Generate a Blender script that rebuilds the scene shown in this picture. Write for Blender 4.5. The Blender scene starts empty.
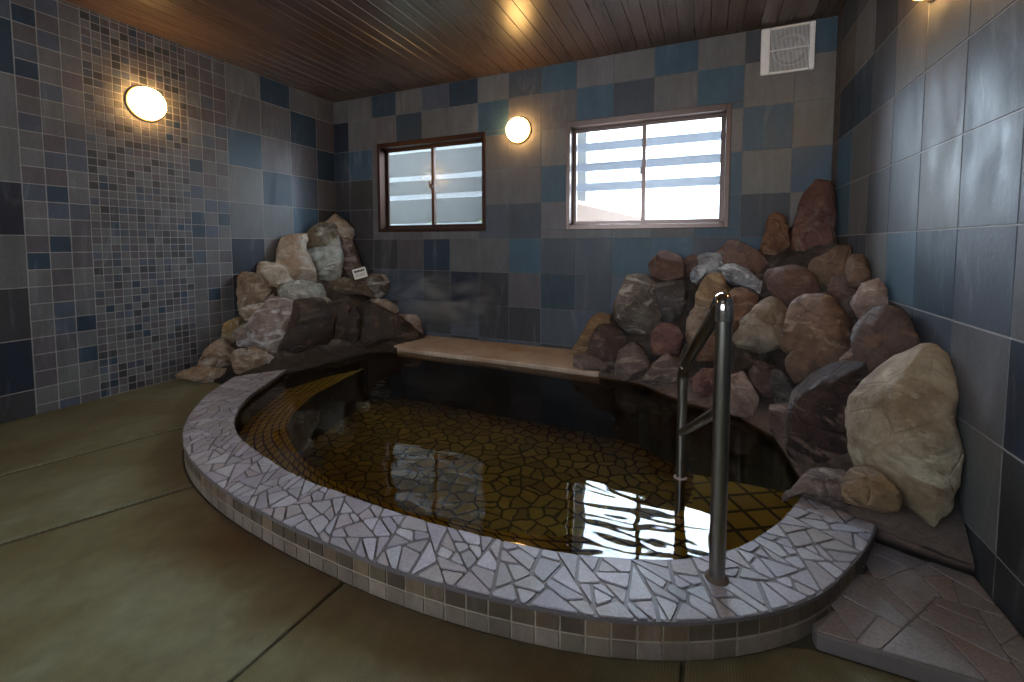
import bpy, math, random
from mathutils import Vector, noise
from mathutils.geometry import delaunay_2d_cdt
scene = bpy.context.scene
COL = scene.collection
random.seed(7)

# ------------------------------------------------------------------ helpers
def obj(name, verts, faces, mats, parent=None, fmat=None, smooth=False, loc=(0, 0, 0), uv=None, fcol=None):
    me = bpy.data.meshes.new(name)
    me.from_pydata([tuple(v) for v in verts], [], faces)
    if not isinstance(mats, (list, tuple)):
        mats = [mats]
    for m in mats:
        me.materials.append(m)
    if fmat:
        me.polygons.foreach_set('material_index', fmat)
    if smooth:
        me.polygons.foreach_set('use_smooth', [True] * len(me.polygons))
    if uv:
        l = me.uv_layers.new(name='UVMap')
        for p in me.polygons:
            for li in p.loop_indices:
                l.data[li].uv = uv[me.loops[li].vertex_index]
    if fcol:
        a = me.attributes.new('tile_col', 'FLOAT_COLOR', 'FACE')
        for i, c in enumerate(fcol):
            a.data[i].color = (c[0], c[1], c[2], 1)
    me.update()
    o = bpy.data.objects.new(name, me)
    o.location = loc
    COL.objects.link(o)
    if parent:
        o.parent = parent
    return o

def empty(name, loc=(0, 0, 0)):
    o = bpy.data.objects.new(name, None)
    o.empty_display_size = .05
    o.location = loc
    COL.objects.link(o)
    return o

def tag(o, label=None, cat=None, group=None, kind=None):
    if label: o['label'] = label
    if cat: o['category'] = cat
    if group: o['group'] = group
    if kind: o['kind'] = kind
    return o

class MB:
    """collects boxes, tubes and lathes for ONE mesh object"""
    def __init__(s): s.v = []; s.f = []; s.c = []
    def add(s, v, f, c=None):
        b = len(s.v); s.v += [tuple(x) for x in v]; s.f += [tuple(b + i for i in q) for q in f]
        s.c += [c or (1, 1, 1)] * len(f)
    def box(s, x0, y0, z0, x1, y1, z1, c=None):
        v = [(x0,y0,z0),(x1,y0,z0),(x1,y1,z0),(x0,y1,z0),(x0,y0,z1),(x1,y0,z1),(x1,y1,z1),(x0,y1,z1)]
        s.add(v, [(0,3,2,1),(4,5,6,7),(0,1,5,4),(1,2,6,5),(2,3,7,6),(3,0,4,7)], c)
    def tube(s, pts, r, n=20, caps=True):
        pts = [Vector(p) for p in pts]; rings = []
        prev = None
        for i, p in enumerate(pts):
            t = (pts[min(i+1, len(pts)-1)] - pts[max(i-1, 0)]).normalized()
            if prev is None:
                a = t.orthogonal().normalized()
            else:
                a = (prev - t * prev.dot(t)).normalized()
            prev = a
            b = t.cross(a)
            rr = r[i] if isinstance(r, (list, tuple)) else r
            rings.append([p + a*math.cos(2*math.pi*k/n)*rr + b*math.sin(2*math.pi*k/n)*rr for k in range(n)])
        v = [q for R in rings for q in R]; f = []
        for i in range(len(rings)-1):
            for k in range(n):
                f.append((i*n+k, i*n+(k+1)%n, (i+1)*n+(k+1)%n, (i+1)*n+k))
        if caps:
            f.append(tuple(reversed(range(n)))); f.append(tuple((len(rings)-1)*n+k for k in range(n)))
        s.add(v, f)
    def lathe(s, cen, axis, prof, n=48):
        """prof: list of (radius, distance along axis)"""
        axis = Vector(axis).normalized(); a = axis.orthogonal().normalized(); b = axis.cross(a); cen = Vector(cen)
        v = []; f = []
        for r, h in prof:
            for k in range(n):
                an = 2*math.pi*k/n
                v.append(cen + axis*h + (a*math.cos(an) + b*math.sin(an))*r)
        for i in range(len(prof)-1):
            for k in range(n):
                f.append((i*n+k, i*n+(k+1)%n, (i+1)*n+(k+1)%n, (i+1)*n+k))
        s.add(v, f)
    def build(s, name, mat, parent=None, smooth=False, attr=False, off=(0,0,0)):
        o = obj(name, [(x-off[0], y-off[1], z-off[2]) for x, y, z in s.v], s.f, mat, parent, smooth=False, fcol=s.c if attr else None)
        if smooth:
            me = o.data
            me.polygons.foreach_set('use_smooth', [True]*len(me.polygons))
            if hasattr(me, 'set_sharp_from_angle'): me.set_sharp_from_angle(angle=math.radians(40))
        return o

def bevel(o, w, seg=2):
    m = o.modifiers.new('bevel', 'BEVEL'); m.width = w; m.segments = seg; m.limit_method = 'ANGLE'; m.angle_limit = math.radians(40)
    return o

# ------------------------------------------------------------------ materials
def S(r, g, b):
    f = lambda c: (c/255/12.92) if c/255 <= .04045 else ((c/255+.055)/1.055)**2.4
    return (f(r), f(g), f(b), 1)

class NT:
    def __init__(s, name):
        s.m = bpy.data.materials.new(name); s.m.use_nodes = True; s.t = s.m.node_tree; s.t.nodes.clear()
        s.out = s.n('ShaderNodeOutputMaterial')
    def n(s, typ, **kw):
        nd = s.t.nodes.new(typ)
        for k, v in kw.items():
            if k.startswith('i_'): nd.inputs[int(k[2:])].default_value = v
            else: setattr(nd, k, v)
        return nd
    def l(s, a, b): s.t.links.new(a, b)
    def coord(s, kind='Object'): return s.n('ShaderNodeTexCoord').outputs[kind]
    def mapping(s, vec, scale=(1,1,1), rot=(0,0,0), loc=(0,0,0)):
        m = s.n('ShaderNodeMapping'); s.l(vec, m.inputs[0]); m.inputs['Scale'].default_value = scale
        m.inputs['Rotation'].default_value = rot; m.inputs['Location'].default_value = loc
        return m.outputs[0]
    def noise(s, vec, scale, detail=6, rough=.6, dist=0):
        n = s.n('ShaderNodeTexNoise'); s.l(vec, n.inputs['Vector'])
        n.inputs['Scale'].default_value = scale; n.inputs['Detail'].default_value = detail
        n.inputs['Roughness'].default_value = rough; n.inputs['Distortion'].default_value = dist
        return n.outputs[0]
    def ramp(s, fac, stops, interp='LINEAR'):
        r = s.n('ShaderNodeValToRGB'); s.l(fac, r.inputs[0]); e = r.color_ramp.elements; r.color_ramp.interpolation = interp
        while len(e) < len(stops): e.new(.5)
        for i, (p, c) in enumerate(stops):
            e[i].position = p; e[i].color = c if len(c) == 4 else (*c, 1)
        return r.outputs[0]
    def mix(s, fac, a, b, mode='MIX'):
        m = s.n('ShaderNodeMix', data_type='RGBA', blend_type=mode)
        for sock, val in ((m.inputs[0], fac), (m.inputs[6], a), (m.inputs[7], b)):
            if hasattr(val, 'is_linked'): s.l(val, sock)
            else: sock.default_value = val
        return m.outputs[2]
    def math(s, op, a, b=None):
        m = s.n('ShaderNodeMath', operation=op)
        for i, val in enumerate((a, b)):
            if val is None: continue
            if hasattr(val, 'is_linked'): s.l(val, m.inputs[i])
            else: m.inputs[i].default_value = val
        return m.outputs[0]
    def bump(s, h, strength=.3, dist=.01, normal=None):
        b = s.n('ShaderNodeBump'); b.inputs['Strength'].default_value = strength; b.inputs['Distance'].default_value = dist
        s.l(h, b.inputs['Height'])
        if normal is not None: s.l(normal, b.inputs['Normal'])
        return b.outputs[0]
    def bsdf(s, col=None, rough=.5, metal=0, normal=None, spec=None, coat=None):
        p = s.n('ShaderNodeBsdfPrincipled')
        if col is not None:
            if hasattr(col, 'is_linked'): s.l(col, p.inputs['Base Color'])
            else: p.inputs['Base Color'].default_value = col
        if hasattr(rough, 'is_linked'): s.l(rough, p.inputs['Roughness'])
        else: p.inputs['Roughness'].default_value = rough
        p.inputs['Metallic'].default_value = metal
        if normal is not None: s.l(normal, p.inputs['Normal'])
        if spec is not None: p.inputs['Specular IOR Level'].default_value = spec
        if coat is not None: p.inputs['Coat Weight'].default_value = coat
        s.l(p.outputs[0], s.out.inputs[0])
        return p

BLK = (0,0,0,1); WHT = (1,1,1,1)

def plain(name, col, rough=.5, metal=0, bumps=None):
    t = NT(name); c = t.coord()
    nz = t.noise(c, 25, 4)
    cc = t.mix(.25, col, t.mix(1.0, col, t.ramp(nz, [(0.2, (.5,.5,.5)), (.8, (1.3,1.3,1.3))]), 'MULTIPLY'))
    t.bsdf(cc, rough, metal, t.bump(nz, bumps or .05, .002))
    return t.m

def mat_tiles(name, rough=.47, streak=1.0):
    t = NT(name); c = t.coord()
    at = t.n('ShaderNodeAttribute', attribute_name='tile_col').outputs['Color']
    n1 = t.noise(t.mapping(c, (1, 1, .35)), 9, 6, .65)
    n2 = t.noise(c, 60, 4, .6)
    f1 = t.ramp(n1, [(.28, (.72,.72,.72)), (.72, (1.22,1.22,1.22))])
    f2 = t.ramp(n2, [(.25, (.86,.86,.86)), (.75, (1.12,1.12,1.12))])
    col = t.mix(1, t.mix(1, at, f1, 'MULTIPLY'), f2, 'MULTIPLY')
    n4 = t.noise(t.mapping(c, (1, 1, .22)), 7, 7, .7, .8)
    col = t.mix(t.ramp(n4, [(.56, BLK), (.80, (.30,)*3)]), col, S(168,172,178))
    h = t.math('ADD', t.math('MULTIPLY', n1, .6), t.math('MULTIPLY', n2, .4))
    rg = t.ramp(n1, [(.3, (rough-.08,)*3), (.7, (rough+.14,)*3)])
    t.bsdf(col, rg, 0, t.bump(h, .35, .006))
    return t.m
M_TILE = mat_tiles('slate_tile')
M_TILE_R = M_TILE

def mat_wood():
    t = NT('ceiling_wood'); c = t.coord()
    g = t.noise(t.mapping(c, (60, 2.0, 10)), 1.0, 5, .6, .3)
    st = t.noise(t.mapping(c, (9.5, .02, 1)), 1.0, 0, .5)
    col = t.ramp(g, [(.25, S(76,62,55)), (.75, S(90,74,66))])
    col = t.mix(.6, col, t.mix(1, col, t.ramp(st, [(.3, (.6,.6,.6)), (.7, (1.2,1.2,1.2))]), 'MULTIPLY'))
    t.bsdf(col, t.ramp(g, [(.3, (.26,)*3), (.7, (.32,)*3)]), 0)
    return t.m
M_WOOD = mat_wood()

def mat_mat():
    t = NT('woven_mat'); c = t.coord()
    w = t.n('ShaderNodeTexWave', wave_type='BANDS', bands_direction='X'); t.l(c, w.inputs[0]); w.inputs['Scale'].default_value = 45
    w.inputs['Distortion'].default_value = .4
    n1 = t.noise(c, 2.2, 5, .55); n2 = t.noise(c, 14, 6, .7)
    col = t.ramp(n1, [(.35, S(92,84,54)), (.5, S(102,97,70)), (.65, S(114,114,90))])
    col = t.mix(1, col, t.ramp(n2, [(.3, (.78,.78,.78)), (.7, (1.15,1.15,1.15))]), 'MULTIPLY')
    col = t.mix(1, col, t.ramp(w.outputs[0], [(0, (.8,.8,.8)), (1, (1.1,1.1,1.1))]), 'MULTIPLY')
    ps = t.n('ShaderNodeNewGeometry').outputs['Position']
    mp = t.mapping(ps, (1/1.75, 1/1.45, 0), loc=(-2.55/1.75, 1.15/1.45, 0))
    ln = t.n('ShaderNodeVectorMath', operation='LENGTH'); t.l(mp, ln.inputs[0])
    dd = t.math('ADD', ln.outputs['Value'], t.math('MULTIPLY', t.noise(ps, 3.5, 5, .65), .28))
    col = t.mix(t.ramp(t.math('MULTIPLY', dd, .5), [(.56, WHT), (.66, BLK)]), col, t.mix(1, col, S(190,140,96), 'MULTIPLY'))
    hh = t.math('ADD', w.outputs[0], t.math('MULTIPLY', n2, .5))
    t.bsdf(col, .6, 0, t.bump(hh, .35, .002))
    return t.m
M_MAT = mat_mat()
M_FLOOR = plain('floor_screed', S(62,54,36), .7)
M_PLASTER = plain('plaster', S(150,146,140), .8)

def mat_crazy(name, stone_a, stone_b, grout, scale=9.0, gw=.045, rough=.5, bumpd=.004, speck=.2, seed=0, spec=None, stain=None, warp=0):
    t = NT(name); c = t.mapping(t.coord(), (1, 1, .02), loc=(seed, seed*.7, 0))
    if warp:
        wn = t.n('ShaderNodeTexNoise'); t.l(c, wn.inputs['Vector']); wn.inputs['Scale'].default_value = 9
        sc = t.n('ShaderNodeVectorMath', operation='SCALE'); t.l(wn.outputs['Color'], sc.inputs[0]); sc.inputs['Scale'].default_value = warp*2
        ad = t.n('ShaderNodeVectorMath', operation='ADD'); t.l(c, ad.inputs[0]); t.l(sc.outputs[0], ad.inputs[1]); c = ad.outputs[0]
    # slightly warped cells look hand-broken
    v1 = t.n('ShaderNodeTexVoronoi', feature='DISTANCE_TO_EDGE', voronoi_dimensions='2D'); t.l(c, v1.inputs['Vector']); v1.inputs['Scale'].default_value = scale
    v2 = t.n('ShaderNodeTexVoronoi', feature='F1', voronoi_dimensions='2D'); t.l(c, v2.inputs['Vector']); v2.inputs['Scale'].default_value = scale
    for v in (v1, v2): v.inputs['Randomness'].default_value = 1.0
    sep = t.n('ShaderNodeSeparateColor'); t.l(v2.outputs['Color'], sep.inputs[0])
    n = t.noise(c, 55, 6, .7); nb = t.noise(c, 5, 4, .6)
    st = t.mix(sep.outputs[0], stone_a, stone_b)
    st = t.mix(1, st, t.ramp(n, [(.3, (1-speck,)*3), (.7, (1+speck,)*3)]), 'MULTIPLY')
    st = t.mix(1, st, t.ramp(nb, [(.3, (.85,)*3), (.7, (1.12,)*3)]), 'MULTIPLY')
    if stain: st = t.mix(t.ramp(t.noise(c, 2.3, 4, .6), [(.5, BLK), (.68, WHT)]), st, stain)
    edge = t.ramp(v1.outputs['Distance'], [(gw*.7, BLK), (gw*1.5, WHT)])
    col = t.mix(edge, grout, st)
    h = t.math('ADD', edge, t.math('MULTIPLY', n, .25))
    rr = t.ramp(edge, [(0, (.75,)*3), (1, (rough,)*3)])
    t.bsdf(col, rr, 0, t.bump(h, .5, bumpd), spec=spec)
    return t.m
M_COPING = mat_crazy('coping_stone', S(150,146,152), S(182,176,180), S(92,86,88), 9.5, .05, .45, .004)
M_SLAB = mat_crazy('slab_stone', S(122,112,110), S(140,132,134), S(78,68,64), 7.0, .03, .55, .003, seed=3, stain=S(118,88,74))
M_SLABG = plain('slab_grout', S(98,89,86), .7)
M_POOLFLOOR = mat_crazy('pool_floor_stone', S(98,84,40), S(138,120,58), S(34,28,16), 11.5, .075, .5, .004, seed=5, warp=.035)  # darker than the bench; light lost in deeper water is put into colour

def mat_bench():
    t = NT('bench_tile'); uv = t.coord('UV')
    b = t.n('ShaderNodeTexBrick'); t.l(uv, b.inputs['Vector']); b.offset = .5
    b.inputs['Color1'].default_value = S(200,186,90); b.inputs['Color2'].default_value = S(172,154,72); b.inputs['Mortar'].default_value = S(40,30,12)  # brighter than the pool floor: shallower water's weaker absorption put into the tile colour
    b.inputs['Scale'].default_value = 1; b.inputs['Mortar Size'].default_value = .008; b.inputs['Brick Width'].default_value = .07; b.inputs['Row Height'].default_value = .065
    b.inputs['Mortar Smooth'].default_value = .3
    t.bsdf(b.outputs[0], .5, 0, t.bump(b.outputs['Fac'], -.3, .003))
    return t.m
M_BENCH = mat_bench()
def mat_step():
    t = NT('step_tile'); uv = t.coord('UV')
    b = t.n('ShaderNodeTexBrick'); t.l(uv, b.inputs['Vector']); b.offset = 0
    b.inputs['Color1'].default_value = S(176,160,66); b.inputs['Color2'].default_value = S(150,134,52); b.inputs['Mortar'].default_value = S(46,38,14)
    b.inputs['Scale'].default_value = 1; b.inputs['Mortar Size'].default_value = .008; b.inputs['Brick Width'].default_value = .1; b.inputs['Row Height'].default_value = .1
    t.bsdf(b.outputs[0], .5)
    return t.m
M_STEP = mat_step()
M_BASIN = plain('basin_wall', S(28,23,15), .6)

def mat_water():
    t = NT('bath_water'); c = t.coord()
    n1 = t.noise(t.mapping(c, (1.0, 2.2, 1), rot=(0,0,-.5)), 4.5, 1, .4, .3)
    n2 = t.noise(t.mapping(c, (1, 1.6, 1), rot=(0,0,.4)), 16, 2, .5, .4)
    h = n1
    nb = t.bump(h, .10, .02)
    tr = t.n('ShaderNodeBsdfTransparent'); tr.inputs[0].default_value = (.82, .76, .42, 1)
    gl = t.n('ShaderNodeBsdfGlossy'); gl.inputs['Roughness'].default_value = .02; t.l(nb, gl.inputs['Normal'])
    fr = t.n('ShaderNodeFresnel'); fr.inputs['IOR'].default_value = 1.33; t.l(nb, fr.inputs['Normal'])
    mx = t.n('ShaderNodeMixShader'); t.l(fr.outputs[0], mx.inputs[0]); t.l(tr.outputs[0], mx.inputs[1]); t.l(gl.outputs[0], mx.inputs[2])
    t.l(mx.outputs[0], t.out.inputs[0])
    return t.m
M_WATER = mat_water()

def mat_frosted(name, trans, transl, tint=(.92,.97,1,1)):
    t = NT(name); c = t.coord()
    tr = t.n('ShaderNodeBsdfTransparent'); tr.inputs[0].default_value = tint
    tl = t.n('ShaderNodeBsdfTranslucent'); tl.inputs[0].default_value = (.85,.9,.95,1)
    gl = t.n('ShaderNodeBsdfGlossy'); gl.inputs['Roughness'].default_value = .22
    m1 = t.n('ShaderNodeMixShader'); m1.inputs[0].default_value = transl; t.l(tr.outputs[0], m1.inputs[1]); t.l(tl.outputs[0], m1.inputs[2])
    fr = t.n('ShaderNodeFresnel'); fr.inputs['IOR'].default_value = 1.5
    m2 = t.n('ShaderNodeMixShader'); t.l(fr.outputs[0], m2.inputs[0]); t.l(m1.outputs[0], m2.inputs[1]); t.l(gl.outputs[0], m2.inputs[2])
    t.l(m2.outputs[0], t.out.inputs[0])
    return t.m
M_GLASS = mat_frosted('frosted_glass', .6, .06)

M_STEEL = plain('brushed_steel', S(160,156,148), .3, 1.0)
M_CHROME = plain('chrome', S(200,196,188), .12, 1.0)
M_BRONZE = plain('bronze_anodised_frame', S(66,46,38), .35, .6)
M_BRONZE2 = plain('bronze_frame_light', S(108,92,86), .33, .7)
M_WHITEP = plain('white_plastic', S(236,240,244), .35)
M_DARK = plain('dark_cavity', S(70,74,80), .7)
M_GREYM = plain('grey_metal', S(120,126,134), .4, .5)
M_LEDGE = mat_crazy('ledge_stone', S(180,160,140), S(170,150,130), S(170,146,124), 3.0, .01, .65, .003, seed=9, stain=S(158,130,104))

def emit(name, col, strength):
    t = NT(name); e = t.n('ShaderNodeEmission'); e.inputs[0].default_value = col; e.inputs[1].default_value = strength
    t.l(e.outputs[0], t.out.inputs[0]); return t.m

# ------------------------------------------------------------------ rock materials
PAL = {
 'tan': ((150,122,88),(116,92,68),(176,150,116)), 'tan2': ((158,142,124),(124,104,86),(178,164,146)), 'tan3': ((124,100,84),(94,74,62),(146,122,104)),
 'tan4': ((142,118,96),(96,76,60),(168,146,122)), 'brown': ((112,84,74),(84,62,56),(128,100,88)), 'darkbrown': ((82,64,58),(58,44,40),(104,82,74)),
 'redbrown': ((112,78,72),(82,56,54),(132,96,88)), 'orange': ((122,88,66),(92,64,50),(142,110,88)), 'orange2': ((132,104,86),(104,78,64),(160,138,120)),
 'mauve': ((114,98,92),(84,68,62),(148,132,124)), 'stripe': ((120,110,102),(90,80,74),(176,168,156)), 'grey': ((88,84,84),(62,58,58),(116,112,110)),
 'white': ((176,182,188),(110,112,118),(212,216,220)), 'wetdark': ((60,44,34),(36,26,21),(98,78,62)), 'wetred': ((66,46,44),(44,32,32),(112,94,86)),
 'pinkpale': ((160,138,128),(120,98,90),(188,170,160)), 'bigstone': ((170,152,126),(140,118,92),(188,174,150)), 'twotone': ((102,82,76),(84,68,66),(128,98,78)),
 'tanpink': ((172,160,142),(142,122,102),(198,188,174)), 'olive': ((120,110,88),(84,70,54),(160,158,146)), 'greywhite': ((164,170,164),(118,118,110),(194,198,190)),
 'tanorange': ((176,166,150),(162,136,112),(196,190,178)), 'mauvewhite': ((140,122,114),(104,86,78),(190,182,180)), 'ochre': ((150,122,76),(104,80,54),(178,150,96)),
 'tanfoot': ((150,124,98),(112,86,64),(172,148,120)), 'brownshelf': ((96,82,66),(64,50,38),(128,116,98)), 'greybrown': ((104,96,88),(74,66,60),(190,190,188)),
}
ROCKM = {}
def rock_mat(key, side):
    kk = key; key2 = key+side
    if key2 in ROCKM: return ROCKM[key2]
    a, b, c3 = [S(*x) for x in PAL[key]]
    t = NT('rock_' + key); c = t.coord()
    info = t.n('ShaderNodeObjectInfo'); 
    off = t.n('ShaderNodeVectorMath', operation='ADD'); t.l(c, off.inputs[0]); 
    rv = t.n('ShaderNodeVectorMath', operation='SCALE'); cmb = t.n('ShaderNodeCombineXYZ')
    for i in range(3): t.l(info.outputs['Random'], cmb.inputs[i])
    t.l(cmb.outputs[0], rv.inputs[0]); rv.inputs['Scale'].default_value = 37.0; t.l(rv.outputs[0], off.inputs[1])
    v = off.outputs[0]
    n1 = t.noise(v, 7, 6, .62, .6); n2 = t.noise(v, 24, 8, .72); n3 = t.noise(t.mapping(v, (1,1,2.4), rot=(.5,.3,.2)), 4.5, 5, .6, 1.4)
    col = t.mix(t.ramp(n1, [(.42, BLK), (.62, WHT)]), a, b)
    col = t.mix(t.ramp(n3, [(.54, BLK), (.62, WHT)]), col, c3)
    col = t.mix(1, col, t.ramp(n2, [(.3, (.7,)*3), (.7, (1.25,)*3)]), 'MULTIPLY')
    # mineral crust running on from stone to stone
    ps = t.n('ShaderNodeNewGeometry').outputs['Position']
    n5 = t.noise(ps, 5.0 if side == 'L' else 6.5, 7, .68, 1.2)
    if not key.startswith('wet') and key not in ('bigstone', 'brownshelf'):
        col = t.mix(t.ramp(n5, [(.50, BLK), (.62, (.75,)*3)] if side == 'L' else [(.56, BLK), (.68, (.5,)*3)]), col, S(178,172,162) if side == 'L' else S(150,142,136))
    vo = t.n('ShaderNodeTexVoronoi', feature='DISTANCE_TO_EDGE'); t.l(t.mapping(v, (1,1,1)), vo.inputs['Vector']); vo.inputs['Scale'].default_value = 6
    crack = t.ramp(vo.outputs['Distance'], [(0, BLK), (.035, WHT)])
    h = t.math('ADD', t.math('MULTIPLY', n1, .7), t.math('ADD', t.math('MULTIPLY', n2, .5), t.math('MULTIPLY', crack, .12)))
    wet = key.startswith('wet')
    t.bsdf(col, .28 if wet else .62, 0, t.bump(h, 1.0, .045))
    ROCKM[key2] = t.m
    return t.m
def mat_mortar(name, a, b, c3, crust):
    t = NT(name); c = t.coord()
    n1 = t.noise(c, 6, 6, .65, .5); n2 = t.noise(c, 30, 8, .75)
    col = t.ramp(n1, [(.3, a), (.5, b), (.72, c3)])
    sep = t.n('ShaderNodeSeparateXYZ'); t.l(t.n('ShaderNodeNewGeometry').outputs['Position'], sep.inputs[0])
    zz = t.math('ADD', sep.outputs['Z'], t.math('MULTIPLY', n2, .12))
    col = t.mix(t.ramp(zz, [(.17, WHT), (.24, BLK)]), col, crust)      # lime crust along the waterline
    col = t.mix(t.ramp(sep.outputs['Z'], [(.055, WHT), (.075, BLK)]), col, S(22,17,12))     # stained black under the water
    col = t.mix(1, col, t.ramp(n2, [(.3, (.6,)*3), (.7, (1.25,)*3)]), 'MULTIPLY')
    t.bsdf(col, .6, 0, t.bump(t.math('ADD', n1, n2), 1.0, .05))
    return t.m
M_MORTAR = mat_mortar('rock_mortar', S(50,42,40), S(78,68,64), S(130,118,112), S(140,120,110))  # mortar colour darkened so the crevices between rocks look shaded
M_MORTARL = mat_mortar('rock_mortar_wet', S(48,38,32), S(86,72,60), S(140,128,114), S(60,46,34))
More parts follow.
